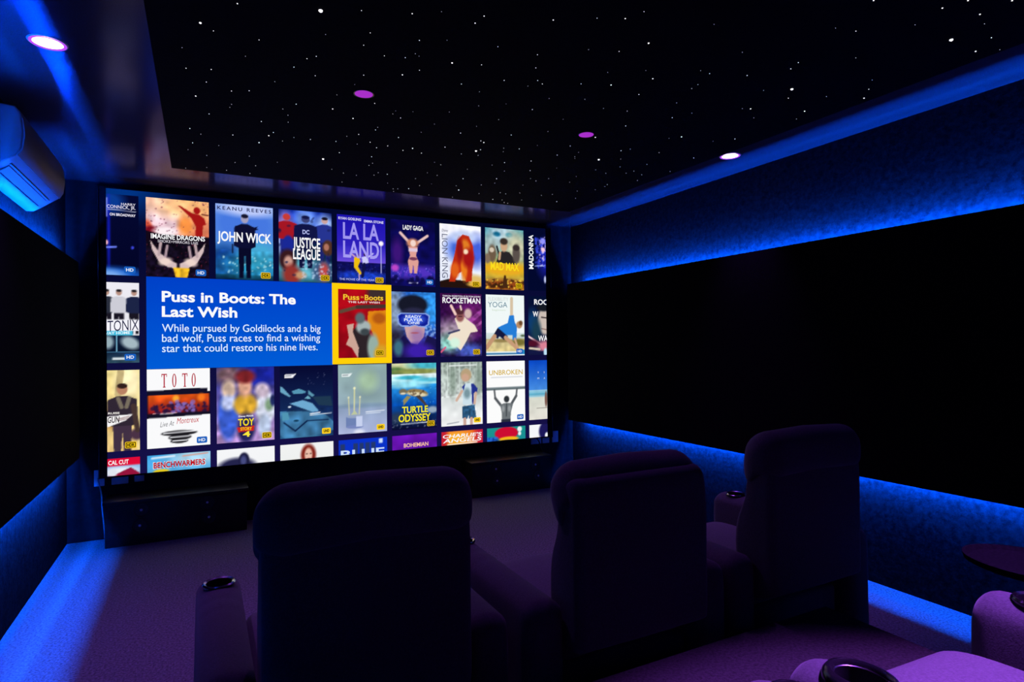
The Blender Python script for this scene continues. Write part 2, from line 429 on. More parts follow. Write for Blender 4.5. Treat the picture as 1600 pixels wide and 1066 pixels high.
fl = [(xa, on_under(xa) - .002), (xb, on_under(xb) - .002), (xb, on_under(xb) - .006), ((xa + xb) / 2, on_under((xa + xb) / 2) - .009), (xa, on_under(xa) - .006)]
loft(bm, A(fl), 3.41 - ao.y, 4.14 - ao.y, 0.002, axis='y', seg=1)
obj('louvre', bm, M['ac'], ac, smooth=40)

# ------------------------------------------------------------------ low speaker cabinets under the screen
def cabinet(x0, x1, drivers, label):
    yf = 5.03
    t = thing('speaker_cabinet', label, 'speaker cabinet', ((x0 + x1) / 2, (yf + YF) / 2, 0), 'low speaker cabinets below the screen')
    c = Vector(t.location)
    bm = bmesh.new(); rbox(bm, x0 - c.x, x1 - c.x, yf - c.y, 5.285 - c.y, 0.0, 0.30, 0.006, 2)
    obj('cabinet_body', bm, M['cab'], t, smooth=40)
    bm = bmesh.new(); rbox(bm, x0 - .012 - c.x, x1 + .012 - c.x, yf - .014 - c.y, 5.285 - c.y, 0.301, 0.324, 0.005, 2)
    obj('top_board', bm, M['cab'], t, smooth=40)
    for x, z in drivers:
        bm = bmesh.new()
        lathe(bm, [(.050, -.003), (.052, -.009), (.046, -.011), (.043, -.006), (.018, -.002)], (x - c.x, yf - c.y, z), axis='y')
        d = obj('driver', bm, M['cone'], t, smooth=40)
        bm = bmesh.new()
        lathe(bm, [(.010, -.002), (.009, -.007), (.005, -.010), (.001, -.011)], (x - c.x, yf - c.y, z), axis='y', n=16)
        obj('dust_cap', bm, M['cap'], d, smooth=60, label='small shiny dust cap')
    return t
cabinet(-0.61, 0.30, ((-.39, .245), (-.40, .135), (.03, .245), (.04, .135)), 'low black speaker cabinet below the left end of the screen')
cabinet(2.18, 3.01, ((2.42, .245), (2.43, .135), (2.84, .245), (2.87, .135)), 'low black speaker cabinet below the right end of the screen')

# ------------------------------------------------------------------ sockets and cords
def socket(x0, x1, z0, z1, gangs, label):
    t = thing('wall_socket', label, 'wall socket', ((x0 + x1) / 2, YF, (z0 + z1) / 2), 'wall sockets beside and below the screen')
    w, h = (x1 - x0) / 2, (z1 - z0) / 2
    bm = bmesh.new(); rbox(bm, -w, w, -.009, -.0005, -h, h, 0.003, 2)
    obj('cover_plate', bm, M['plate'], t, smooth=40)
    for g in range(gangs):
        gx = (g - (gangs - 1) / 2) * (2 * w / gangs)
        bm = bmesh.new(); rbox(bm, gx - .014, gx + .014, -.0105, -.008, -h * .5, h * .5, 0.001, 1)
        obj('outlet', bm, M['plate'], t)
socket(-.704, -.640, .393, .510, 1, 'blue-lit socket left of the screen with a pale cord plugged in')
socket(-.597, -.492, .394, .470, 2, 'wide socket just under the left screen corner')
socket(-.454, -.391, .400, .470, 1, 'small socket under the screen, right of the wide left one')
socket(2.942, 3.060, .391, .466, 2, 'wide socket under the right screen corner, behind a black cord')
socket(3.075, 3.155, .391, .490, 1, 'square socket at the right end of the screen')
socket(3.190, 3.262, .391, .505, 1, 'tall socket on the wall right of the screen')
def cord(name, pts, r, m, label):
    p = spline([tuple(q) for q in pts], 5)[:5 * (len(pts) - 1) + 1]
    bm = bmesh.new(); tube(bm, p, r)
    return tag(obj(name, bm, m, smooth=60), label, 'cord')
cord('power_cord', [(-.678, 5.285, .43), (-.669, 5.268, .41), (-.655, 5.262, .33), (-.652, 5.262, .24), (-.645, 5.275, .13), (-.64, 5.285, .02)], .004, M['cord'],
     'pale cord hanging from the socket left of the screen')
cord('power_cord', [(3.008, 5.285, .44), (3.014, 5.262, .42), (3.03, 5.255, .37), (3.035, 5.24, .34), (3.03, 5.2, .327)], .006, M['black_cord'],
     'black cord running from the right sockets down to the cabinet')

# ------------------------------------------------------------------ recliners
AX = 0.37            # arm offset from the seat centre
def make_recliner(label, loc, group):
    t = thing('recliner', label, 'recliner', loc, group)
    bm = bmesh.new(); rbox(bm, -.29, .29, .13, .80, .02, .29, .02, 3)
    obj('base', bm, M['seat'], t, smooth=40)
    bm = bmesh.new()
    cush = spline([(.15, .29), (.15, .38), (.22, .405), (.45, .412), (.70, .415), (.82, .40), (.87, .36), (.885, .30), (.86, .25), (.80, .26), (.45, .28)], 4)
    loft(bm, cush, -.288, .288, .05, bow=lambda c: (0, 0.012 * (1 - (c / .29) ** 2)))
    obj('seat_cushion', bm, M['cushion'], t, smooth=50)
    bm = bmesh.new()
    fr = spline([(.80, .05), (.80, .24), (.86, .26), (.885, .20), (.88, .08), (.85, .04)], 4)
    loft(bm, fr, -.285, .285, .03)
    obj('footrest', bm, M['seat'], t, smooth=50)
    bm = bmesh.new()
    back = spline([(.07, .36), (.012, .385), (0, .42), (0, .62), (0, .80), (.012, .91), (.05, .945), (.10, .92), (.125, .84), (.14, .76),
                   (.185, .66), (.20, .56), (.19, .44), (.17, .36)], 4)
    loft(bm, back, -.290, .290, .035, bow=lambda c: (-0.006 * (1 - (c / .29) ** 2), 0))
    obj('backrest', bm, M['seat'], t, smooth=50)
    bm = bmesh.new()
    head = spline([(.055, .835), (-.010, .86), (-.022, .92), (-.012, .98), (.03, 1.02), (.09, 1.02), (.145, .98), (.165, .90), (.158, .825), (.12, .79)], 4)
    loft(bm, head, -.305, .305, .085, seg=8, bow=lambda c: (0, 0.016 * (1 - (c / .3) ** 2)))
    obj('headrest', bm, M['seat'], t, smooth=50)
    for s in (-1, 1):
        x = s * AX
        bm = bmesh.new()
        prof = spline([(x - .075, .03), (x - .076, .25), (x - .076, .46), (x - .062, .525), (x, .548), (x + .062, .525), (x + .076, .46), (x + .076, .25), (x + .075, .03), (x, .02)], 4)
        # front of the arm is gathered into shallow pleats
        loft(bm, prof, .06, .895, .05, axis='y', seg=6, mids=22, bow=lambda c: (0, 0.0035 * math.sin(c * 130) * max(0, min(1, (c - .45) * 5)) * max(0, min(1, (.70 - c) * 12))))
        a = obj('armrest', bm, M['seat'], t, smooth=50)
        cb = bmesh.new()
        bmesh.ops.create_cone(cb, cap_ends=True, segments=28, radius1=.043, radius2=.043, depth=.16, matrix=Matrix.Translation((x, .775, .55)))
        cut(a, cb)
        bm = bmesh.new()
        lathe(bm, [(.030, -.072), (.040, -.070), (.0425, -.004), (.0425, .004), (.050, .006), (.054, .002), (.052, -.004), (.0435, -.008), (.0415, -.074), (.030, -.076)], (x, .775, .548), n=32)
        obj('cup_holder', bm, [M['cup']], a, smooth=40, label='round dark cup holder with shiny rim')
        bm = bmesh.new()
        lathe(bm, [(.0428, .0045), (.0500, .0078), (.0540, .0035), (.0500, .0050)], (x, .775, .548), n=32, closed=True)
        obj('cup_rim', bm, M['chrome'], a, smooth=60)
    return t

first = make_recliner('dark recliner on the left of the front row, seen square from behind', (0.42, 1.63, 0), 'front row of recliners')
second = dup(first, (1.365, 1.63, 0), 'middle recliner of the front row with its headrest tipped forward')
third = dup(first, (2.27, 1.63, 0), 'right recliner of the front row, its back lit blue')
for ch in second.children:
    if ch.name.startswith('headrest'):
        # tipped forward about the hinge at the back of its top edge
        piv = Vector((0, .05, .90))
        rot = Matrix.Translation(piv + Vector((0, .035, -.03))) @ Matrix.Rotation(R(-30), 4, 'X') @ Matrix.Translation(-piv)
        ch.matrix_local = rot
rear = dup(first, (1.235, -.15, RISER), 'purple-lit rear recliner at the bottom right corner, only its arms and seat in view')
rear['group'] = 'rear row of recliners on the riser'
rear2 = dup(first, (0.495, -.15, RISER), 'rear recliner whose dark cup holder arm shows at the bottom edge')
rear2['group'] = 'rear row of recliners on the riser'
# this row is a little narrower than the front one
rear.scale = rear2.scale = (.81, .97, 1)
# its seat has slid forward a little, as recliners do
for chair in (rear, rear2):
    for ch in chair.children:
        if ch.name.startswith('seat_cushion'): ch.location = (0, .075, .022)
        if ch.name.startswith('footrest'): ch.location = (0, .075, 0)
# the two neighbouring arms at the bottom of the view have wide raised black cup collars
for chair, s in ((rear, -1), (rear2, 1)):
    arm = [c for c in chair.children if c.name.startswith('armrest') and sum(v.co.x for v in c.data.vertices) * s > 0][0]
    bm = bmesh.new()
    lathe(bm, [(.0440, .002), (.0455, .010), (.0500, .014), (.0560, .012), (.0620, .005), (.0640, -.004), (.0560, -.006)], (s * AX, .775, .548), n=36, closed=True)
    obj('cup_collar', bm, M['gloss'], arm, smooth=50, label='raised glossy black cup collar')
# swivelling snack tray on the outer side of the rear recliner
bm = bmesh.new()
lathe(bm, [(.02, .530), (.125, .530), (.142, .537), (.146, .551), (.138, .553), (.13, .542), (.02, .540)], (AX + .32, .90, 0), n=40)
tray = obj('swivel_tray', bm, M['panel'], rear, smooth=40, label='round black snack tray')
bm = bmesh.new()
tube(bm, [(AX + .083, .70, .40), (AX + .10, .70, .44), (AX + .10, .71, .50), (AX + .14, .75, .52), (AX + .30, .89, .525)], .012)
obj('tray_arm', bm, M['gloss'], tray, smooth=60)

# ------------------------------------------------------------------ projection screen and the picture on it
SX0, SX1, SZ0, SZ1 = -0.6169, 3.1113, 0.4651, 2.5748
SY = 5.255
screen = thing('projection_screen', 'huge wall screen showing a grid of film posters and a blue info panel', 'screen', ((SX0 + SX1) / 2, SY, (SZ0 + SZ1) / 2))
sc = Vector(screen.location)
KX, KZ = (SX1 - SX0) / 1600, (SZ1 - SZ0) / 900
def sx(u): return SX0 + u * KX - sc.x
def sz(v): return SZ1 - v * KZ - sc.z

bm = bmesh.new()
for b in ((SX0 - .012, SX1 + .012, SZ0 - .012, SZ0), (SX0 - .012, SX1 + .012, SZ1, SZ1 + .012),
          (SX0 - .045, SX0, SZ0 - .012, SZ1 + .012), (SX1, SX1 + .045, SZ0 - .012, SZ1 + .012)):
    rbox(bm, b[0] - sc.x, b[1] - sc.x, -.004, .040, b[2] - sc.z, b[3] - sc.z, .002, 1)
obj('frame', bm, M['panel_side'], screen)
for xa in (SX0 - .052, SX1 + .045):
    bm = bmesh.new(); rbox(bm, xa - sc.x, xa + .007 - sc.x, -.022, .040, SZ0 - .012 - sc.z, SZ1 + .012 - sc.z, .001, 1)
    obj('side_rail', bm, M['gloss'], screen)

def colour_mat(name):
    m = emis(name, (0, 0, 0), 1.0)
    nt = m.node_tree
    a = nt.nodes.new('ShaderNodeAttribute'); a.attribute_name = 'picture'
    nt.links.new(a.outputs['Color'], nt.nodes['Emission'].inputs[0])
    return m
PIC = colour_mat('screen_picture')

def picture(name, arr, u0, v0, u1, v1, y, parent, label=None):
    """a lit rectangle whose colours come from the painted array"""
    h, w = arr.shape[:2]
    us = np.linspace(u0, u1, w); vs = np.linspace(v0, v1, h)
    co = np.zeros((h, w, 3))
    co[..., 0] = SX0 + us[None, :] * KX - sc.x
    co[..., 1] = y
    co[..., 2] = SZ1 - vs[:, None] * KZ - sc.z
    i = np.arange(h * w).reshape(h, w)
    f = np.stack([i[1:, :-1], i[1:, 1:], i[:-1, 1:], i[:-1, :-1]], -1).reshape(-1, 4)
    me = bpy.data.meshes.new(name)
    me.from_pydata(co.reshape(-1, 3).tolist(), [], f.tolist())
    at = me.color_attributes.new('picture', 'FLOAT_COLOR', 'POINT')
    c = np.ones((h * w, 4), np.float32); c[:, :3] = s2l(np.clip(arr, 0, 255)).reshape(-1, 3)
    at.data.foreach_set('color', c.ravel())
    me.materials.append(PIC)
    o = bpy.data.objects.new(name, me); COL.objects.link(o); o.parent = parent
    if label: o['label'] = label
    return o

class Pic:
    """tiny painter: coordinates run 0..1 across and 0..1 down"""
    def __init__(self, top, bottom=None, w=64, h=90, seed=1):
        self.W, self.H = w * 2, h * 2
        self.x, self.y = np.meshgrid((np.arange(self.W) + .5) / self.W, (np.arange(self.H) + .5) / self.H)
        self.rng = np.random.default_rng(seed)
        t = np.array(top, float); b = np.array(bottom if bottom is not None else top, float)
        self.a = t + (b - t) * self.y[..., None]
    def put(self, m, c, k=1.0):
        m = (m * k)[..., None]; self.a = self.a * (1 - m) + np.array(c, float) * m; return self
    def ell(self, cx, cy, rx, ry, c, rot=0, soft=0.12, k=1.0):
        asp = self.H / self.W
        X, Y = self.x - cx, (self.y - cy) * asp
        a = R(rot); U = X * math.cos(a) + Y * math.sin(a); V = -X * math.sin(a) + Y * math.cos(a)
        d = np.sqrt((U / rx) ** 2 + (V / (ry * asp)) ** 2)
        return self.put(np.clip((1 - d) / soft + .5, 0, 1), c, k)
    def poly(self, pts, c, k=1.0):
        ins = np.zeros(self.x.shape, bool); n = len(pts)
        for i in range(n):
            (xa, ya), (xb, yb) = pts[i], pts[(i + 1) % n]
            if ya == yb: continue
            cr = (ya > self.y) != (yb > self.y)
            ins ^= cr & (self.x < (xb - xa) * (self.y - ya) / (yb - ya) + xa)
        return self.put(ins.astype(float), c, k)
    def rect(self, x0, y0, x1, y1, c, k=1.0):
        return self.put(((self.x >= x0) & (self.x < x1) & (self.y >= y0) & (self.y < y1)).astype(float), c, k)
    def grad(self, x0, y0, x1, y1, c0, c1):
        m = ((self.x >= x0) & (self.x < x1) & (self.y >= y0) & (self.y < y1))
        t = ((self.y - y0) / (y1 - y0))[..., None]
        col = np.array(c0, float) * (1 - t) + np.array(c1, float) * t
        self.a = np.where(m[..., None], col, self.a); return self
    def line(self, x0, y0, x1, y1, w, c, k=1.0):
        asp = self.H / self.W
        X, Y = self.x, self.y * asp; dx, dy = x1 - x0, (y1 - y0) * asp
        t = np.clip(((X - x0) * dx + (Y - y0 * asp) * dy) / (dx * dx + dy * dy + 1e-9), 0, 1)
        d = np.hypot(X - x0 - t * dx, Y - y0 * asp - t * dy)
        return self.put(np.clip((w - d) / .008 + .5, 0, 1), c, k)
    def noise(self, n, amp, x0=0, y0=0, x1=1, y1=1):
        g = self.rng.random((n * 3 // 2 + 2, n + 2))
        X, Y = self.x * n, self.y * n * 1.5
        i, j = Y.astype(int), X.astype(int); fy, fx = Y - i, X - j
        v = (g[i, j] * (1 - fx) + g[i, j + 1] * fx) * (1 - fy) + (g[i + 1, j] * (1 - fx) + g[i + 1, j + 1] * fx) * fy
        m = ((self.x >= x0) & (self.x < x1) & (self.y >= y0) & (self.y < y1))
        self.a = np.where(m[..., None], self.a * (1 + amp * (v[..., None] - .5) * 2), self.a); return self
    def specks(self, n, c, r, x0=0, y0=0, x1=1, y1=1, k=.9):
        for _ in range(n):
            self.ell(self.rng.uniform(x0, x1), self.rng.uniform(y0, y1), r * self.rng.uniform(.5, 1.4), r * self.rng.uniform(.4, 1.0), c, self.rng.uniform(0, 180), .4, k)
        return self
    def person(self, x, y0, y1, w, top, legs, skin, hair=None, arms=None):
        """a plain standing figure: y0 crown, y1 feet"""
        h = y1 - y0; hh = h * .07
        self.poly([(x - w * .30, y0 + h * .5), (x + w * .30, y0 + h * .5), (x + w * .26, y1), (x + w * .07, y1), (x, y0 + h * .6), (x - w * .07, y1), (x - w * .26, y1)], legs)
        self.poly([(x - w * .46, y0 + h * .2), (x - w * .15, y0 + h * .155), (x + w * .15, y0 + h * .155), (x + w * .46, y0 + h * .2), (x + w * .5, y0 + h * .5), (x + w * .33, y0 + h * .53), (x - w * .33, y0 + h * .53), (x - w * .5, y0 + h * .5)], top)
        self.ell(x, y0 + hh, w * .17, hh, skin)
        if hair is not None: self.ell(x, y0 + hh * .42, w * .165, hh * .48, hair)
        return self
    def out(self):
        a = self.a.reshape(self.H // 2, 2, self.W // 2, 2, 3).mean((1, 3)); return a

# letters ----------------------------------------------------------
_cap = {}
def letters(s, bold=0.0, shear=0.0, space=1.0):
    c = bpy.data.curves.new('letters', 'FONT')
    c.body = s; c.offset = bold; c.shear = shear; c.space_character = space; c.resolution_u = 3
    o = bpy.data.objects.new('letters', c); COL.objects.link(o)
    dg = bpy.context.evaluated_depsgraph_get(); dg.update()
    me = bpy.data.meshes.new_from_object(o.evaluated_get(dg))
    bpy.data.objects.remove(o); bpy.data.curves.remove(c)
    P = np.array([v.co[:2] for v in me.vertices]); F = [tuple(p.vertices) for p in me.polygons]
    bpy.data.meshes.remove(me)
    return P, F

def write(items, parent, y, name='lettering', clip=None):
    for k, it in enumerate(items):
        write_one([it], parent, y - .0004 * k, name, clip)

def write_one(items, parent, y, name, clip):
    """items: (text, (u0, v_cap, u1, v_base), colour, options) in picture units; one mesh for one block of writing"""
    bm = bmesh.new(); cols = []; lay = None
    for s, (u0, v0, u1, v1), c, opt in items:
        if c not in cols: cols.append(c)
        bold = opt.get('bold', 0.0)
        P, F = letters(s, bold, opt.get('shear', 0.0), opt.get('space', 1.0))
        if bold not in _cap:
            H, _ = letters('H', bold); _cap[bold] = (H[:, 1].min(), H[:, 1].max())
        lo, hi = _cap[bold]
        X = (P[:, 0] - P[:, 0].min()) / (P[:, 0].max() - P[:, 0].min())
        Y = (P[:, 1] - lo) / (hi - lo)
        rot = opt.get('rot', 0); tilt = opt.get('tilt', 0.0)
        if rot == 0:
            U, V = u0 + X * (u1 - u0), v1 + Y * (v0 - v1) + tilt * (X - .5)
        elif rot == 90:      # reads upward
            U, V = u1 + Y * (u0 - u1), v1 + X * (v0 - v1)
        else:                # reads downward
            U, V = u0 + Y * (u1 - u0), v0 + X * (v1 - v0)
        vs = [bm.verts.new((sx(u), y, sz(v))) for u, v in zip(U, V)]
        for f in F:
            try:
                fc = bm.faces.new([vs[i] for i in f]); fc.material_index = cols.index(c)
            except ValueError:
                pass
    if clip is None: clip = (0, 900)
    for co, no in (((sx(0), 0, 0), (-1, 0, 0)), ((sx(1600), 0, 0), (1, 0, 0)), ((0, 0, sz(clip[1])), (0, 0, -1))):
        bmesh.ops.bisect_plane(bm, geom=list(bm.verts) + list(bm.edges) + list(bm.faces), plane_co=co, plane_no=no, clear_outer=True)
    for f in bm.faces:
        f.normal_update()
        if f.normal.y > 0: f.normal_flip()
    me = bpy.data.meshes.new(name); bm.to_mesh(me); bm.free()
    for c in cols: me.materials.append(ui(c))
    o = bpy.data.objects.new(name, me); COL.objects.link(o); o.parent = parent
    return o

def badge(kind, u1, v1, parent):
    w, h = 31, 21
    a, b, c, d = u1 - 9 - w, v1 - 7 - h, u1 - 9, v1 - 7
    bg, fg = {'HD': ((25, 95, 190), (245, 250, 255)), 'HDR': ((250, 205, 20), (15, 12, 5)), 'UHD': ((252, 208, 30), (25, 15, 5))}[kind]
    bm = bmesh.new()
    def rr(x0, y0, x1, y1, r, yy, mi):
        pts = []
        for cx, cy, a0 in ((x1 - r, y1 - r, 0), (x0 + r, y1 - r, 90), (x0 + r, y0 + r, 180), (x1 - r, y0 + r, 270)):
            for q in range(4):
                t = R(a0 + q * 30); pts.append((cx + r * math.cos(t), cy + r * math.sin(t)))
        f = bm.faces.new([bm.verts.new((sx(p), yy, sz(q))) for p, q in pts]); f.material_index = mi
        f.normal_update()
        if f.normal.y > 0: f.normal_flip()
    rr(a, b, c, d, 4, -.0070, 0)
    if kind == 'HDR':
        rr(a + 2.0, b + 2.0, c - 2.0, d - 2.0, 2.5, -.0073, 1); rr(a + 4.2, b + 4.2, c - 4.2, d - 4.2, 1.5, -.0076, 0)
    P, F = letters(kind, 0.05 if kind != 'HD' else 0.02)
    X = (P[:, 0] - P[:, 0].min()) / np.ptp(P[:, 0]); Y = (P[:, 1] - P[:, 1].min()) / np.ptp(P[:, 1])
    vs = [bm.verts.new((sx(a + 5.5 + x * (w - 11)), -.0079, sz(d - 5.5 - yv * (h - 11)))) for x, yv in zip(X, Y)]
    for f in F:
        fc = bm.faces.new([vs[i] for i in f]); fc.material_index = 1; fc.normal_update()
        if fc.normal.y > 0: fc.normal_flip()
    me = bpy.data.meshes.new('quality_badge'); bm.to_mesh(me); bm.free()
    me.materials.append(ui(bg)); me.materials.append(ui(fg))
    o = bpy.data.objects.new('quality_badge', me); COL.objects.link(o); o.parent = parent

# the dark blue page behind everything
bg = Pic((2, 8, 44), (22, 16, 72), 96, 54, 3)
bg.ell(0.0, 0.0, .10, .10, (0, 70, 170), soft=.9, k=.7)
picture('screen_fabric', bg.out(), 0, 0, 1600, 900, 0.0, screen, 'dark navy background of the screen picture')

CX = [(-93, 87), (107, 288), (308, 489), (508, 690), (709, 890), (910, 1090), (1110, 1290), (1310, 1490), (1510, 1691)]
RY = [(17, 271), (294, 547), (570, 824), (846, 1100)]
def poster(col, row, pic, texts, quality, label, rect=None, y=-.003):
    u0, u1 = CX[col]; v0, v1 = RY[row]
    if rect: u0, v0, u1, v1 = rect
    arr = pic.out()
    # keep only what lies on the screen
    fu0, fu1, fv1 = max(0, (0 - u0) / (u1 - u0)), min(1, (1600 - u0) / (u1 - u0)), min(1, (900 - v0) / (v1 - v0))
    h, w = arr.shape[:2]
    a = arr[:max(2, round(h * fv1)), round(w * fu0):round(w * fu1)]
    p = picture('film_poster', a, max(u0, 0), v0, min(u1, 1600), min(v1, 900), y, screen, label)
    if texts:
        its = []
        for t in texts:
            s, (a0, b0, a1, b1), c = t[:3]
            its.append((s, (u0 + a0 * (u1 - u0), v0 + b0 * (v1 - v0), u0 + a1 * (u1 - u0), v0 + b1 * (v1 - v0)), c, t[3] if len(t) > 3 else {}))
        write(its, p, -.0055)
    if quality: badge(quality, min(u1, 1600) if col else u1, v1, p)
    return p

WHT = (250, 250, 252)
B = dict(bold=.022)
# ---- first row
p = Pic((4, 8, 50), (3, 5, 38), seed=2)
p.ell(.58, .1, .2, .14, (10, 70, 170), soft=.9, k=.8).line(.53, .06, .53, .28, .012, (150, 160, 255), .9).ell(.56, .5, .02, .55, (20, 30, 200), soft=1.2, k=.8)
p.line(.52, .66, .66, .65, .015, (110, 130, 255)).ell(.9, .65, .02, .02, (60, 70, 220)).ell(.6, 1.0, .5, .10, (20, 90, 200), soft=.8).ell(.52, .60, .03, .03, (255, 190, 200), soft=.6)
p.ell(.55, 1.02, .25, .09, (120, 170, 240), soft=.8)
p.line(.55, .192, .95, .205, .005, (225, 225, 250))
poster(0, 0, p, [('HARRY', (.74, .10, .955, .13), (240, 235, 255)), ('CONNICK, JR.', (.53, .135, .955, .175), (240, 235, 255)), ('ON BROADWAY', (.57, .235, .955, .268), (240, 235, 255), B)], 'HD', 'dark blue concert poster cut off at the left edge')
p = Pic((240, 170, 130), (200, 60, 30), seed=4)
p.ell(.3, .25, .36, .28, (250, 215, 225), soft=.8).ell(.62, .1, .5, .15, (255, 190, 120), soft=.9, k=.8).ell(.62, .33, .12, .12, (255, 150, 70), soft=.8).noise(12, .18)
p.ell(.02, .38, .08, .09, (225, 90, 60), soft=.6).ell(.08, .42, .1, .06, (120, 10, 30), soft=.7)
p.ell(.3, .42, .18, .05, (255, 240, 245), soft=.6)
p.specks(60, (110, 40, 70), .010, 0, 0, 1, .45)
p.poly([(.50, .08), (.53, .075), (.72, .16), (.78, .17), (.84, .175), (.92, .22), (.95, .3), (.90, .31), (.88, .5), (.77, .5), (.78, .33), (.70, .22)], (165, 22, 22)).ell(.80, .125, .055, .045, (165, 22, 22)).line(.88, .17, .98, .175, .012, (80, 10, 20))
p.grad(0, .46, 1, 1.01, (14, 10, 22), (22, 12, 34)).poly([(0, .42), (.3, .47), (.6, .46), (1, .49), (1, .56), (0, .56)], (18, 8, 24)).noise(24, .6, 0, .56, 1, 1).specks(60, (150, 40, 70), .008, 0, .56, 1, .98, .6)
for s in (-1, 1):
    X = lambda q: .5 + s * q
    p.poly([(X(.02), .82), (X(.14), .78), (X(.28), .70), (X(.38), .60), (X(.43), .54), (X(.40), .66), (X(.30), .80), (X(.16), .87), (X(.02), .88)], (215, 190, 190))
    p.line(X(.30), .72, X(.27), .57, .022, (190, 165, 170)).line(X(.20), .74, X(.17), .60, .020, (175, 150, 160)).ell(X(.20), .80, .10, .045, (240, 215, 205), 20 * s, .7)
p.poly([(.42, .87), (.68, .87), (.64, 1), (.46, 1)], (235, 180, 40)).noise(20, .25, .4, .87, .7, 1)
poster(1, 0, p, [('IMAGINE DRAGONS', (.075, .455, .935, .518), WHT, B), ('SMOKE+MIRRORS LIVE', (.18, .53, .82, .563), (225, 220, 230), {})], 'HD', 'orange and black concert poster with pale cupped shapes')
p = Pic((150, 185, 245), (20, 120, 190), seed=5)
p.ell(.5, .25, .7, .3, (70, 120, 225), soft=.9).ell(.55, .05, .5, .1, (185, 200, 250), soft=.8).ell(.15, .75, .25, .2, (15, 60, 140), soft=.9).ell(.75, .65, .3, .18, (70, 170, 215), soft=.9).grad(0, .93, 1, 1.01, (12, 60, 90), (6, 30, 60))
p.ell(.6, .80, .5, .15, (40, 150, 180), soft=1, k=.7).noise(16, .22, 0, .6, 1, 1).specks(50, (190, 235, 240), .016, .1, .68, 1, .92, .6)
p.person(.5, .12, .97, .38, (12, 14, 50), (8, 10, 40), (165, 160, 190), (20, 20, 45)).poly([(.62, .30), (.73, .27), (.70, .30), (.74, .31), (.62, .34)], (12, 14, 50)).line(.29, .53, .29, .64, .012, (12, 14, 40))
poster(2, 0, p, [('KEANU REEVES', (.03, .03, .97, .078), (40, 45, 95), dict(bold=.02, space=1.35)), ('JOHN WICK', (.03, .365, .97, .495), WHT, B)], 'HDR', 'blue poster of a man in a dark suit')
p = Pic((8, 10, 60), (12, 60, 80), seed=6)
p.ell(.5, .15, .55, .22, (25, 60, 190), soft=.9).ell(.5, .13, .2, .16, (110, 150, 240), soft=.8).ell(.12, .25, .14, .2, (150, 120, 190), soft=.9).ell(.87, .18, .16, .14, (150, 180, 240), soft=.8).ell(.08, .5, .1, .2, (150, 170, 230), soft=.9).ell(.4, .82, .5, .16, (90, 170, 190), soft=.9)
p.noise(10, .2)
p.person(.15, .06, .72, .40, (165, 22, 36), (30, 40, 140), (200, 60, 55)).person(.86, .07, .74, .36, (38, 52, 145), (28, 36, 110), (205, 165, 160), (25, 22, 40)).person(.50, .07, .80, .46, (16, 20, 70), (14, 18, 60), (60, 66, 120), (18, 22, 70)).ell(.18, .48, .1, .12, (25, 40, 150), soft=.3).ell(.92, .50, .11, .11, (80, 48, 36), soft=.3).ell(.89, .49, .05, .05, (175, 115, 95), soft=.4)
p.ell(.17, .70, .16, .15, (55, 25, 30), soft=.4).ell(.18, .72, .08, .08, (205, 155, 140), soft=.6).ell(.24, .90, .16, .14, (150, 50, 45), soft=.6).ell(.40, .90, .1, .05, (200, 150, 110), soft=.8).ell(.82, .85, .2, .16, (60, 90, 130), soft=.5).ell(.84, .84, .09, .12, (190, 70, 70), soft=.8).specks(50, (200, 220, 250), .02, .4, .7, 1, .95, .5).specks(30, (20, 25, 70), .03, 0, .1, 1, .95, .5)
poster(3, 0, p, [('DC', (.44, .265, .57, .325), (190, 200, 255), B), ('JUSTICE', (.26, .375, .775, .525), WHT, B), ('LEAGUE', (.26, .535, .775, .685), WHT, B)], 'HDR', 'dark blue poster with red patches and a white title')
p = Pic((28, 18, 175), (70, 50, 205), seed=7)
p.grad(0, .45, 1, .68, (50, 38, 195), (105, 75, 220)).grad(0, .68, 1, 1.01, (14, 14, 90), (10, 16, 90)).ell(.5, .88, .5, .07, (25, 60, 190), soft=.8).noise(26, .25, 0, .68, 1, 1).specks(40, (110, 110, 230), .008, 0, .70, 1, .84, .5)
p.line(.90, .42, .90, .82, .008, (190, 190, 245)).ell(.90, .385, .05, .036, (250, 245, 255), soft=.5)
p.poly([(.34, .62), (.44, .58), (.47, .66), (.42, .74), (.50, .84), (.46, .86), (.34, .75)], (240, 190, 15)).line(.36, .6, .27, .55, .014, (215, 175, 200)).ell(.41, .575, .03, .025, (120, 40, 60)).line(.44, .85, .45, .93, .010, (215, 175, 200))
p.poly([(.50, .60), (.62, .58), (.64, .68), (.52, .70)], (205, 205, 250)).ell(.57, .56, .03, .025, (60, 30, 50)).line(.62, .6, .73, .54, .014, (205, 205, 250)).line(.55, .7, .51, .88, .03, (15, 18, 70))
poster(4, 0, p, [('RYAN GOSLING', (.03, .035, .49, .072), (225, 220, 255), B), ('EMMA STONE', (.55, .05, .96, .087), (225, 220, 255), B), ('LA LA', (.12, .11, .86, .35), (160, 150, 240), B), ('LAND', (.12, .375, .86, .62), (165, 155, 242), B), ('THE MOVIE OF THE YEAR', (.04, .92, .76, .95), (200, 205, 255), {})], 'HDR', 'violet poster with a pair dancing under a street lamp')
p = Pic((10, 8, 75), (14, 12, 95), seed=8)
p.noise(10, .3).ell(.15, .5, .12, .2, (60, 20, 120), soft=1).ell(.5, .78, .7, .10, (80, 50, 190), soft=.9).specks(45, (40, 40, 160), .04, 0, .72, 1, .95, .7).specks(30, (130, 110, 235), .012, 0, .66, 1, .9, .8).ell(.1, .73, .08, .05, (190, 70, 200), soft=.8)
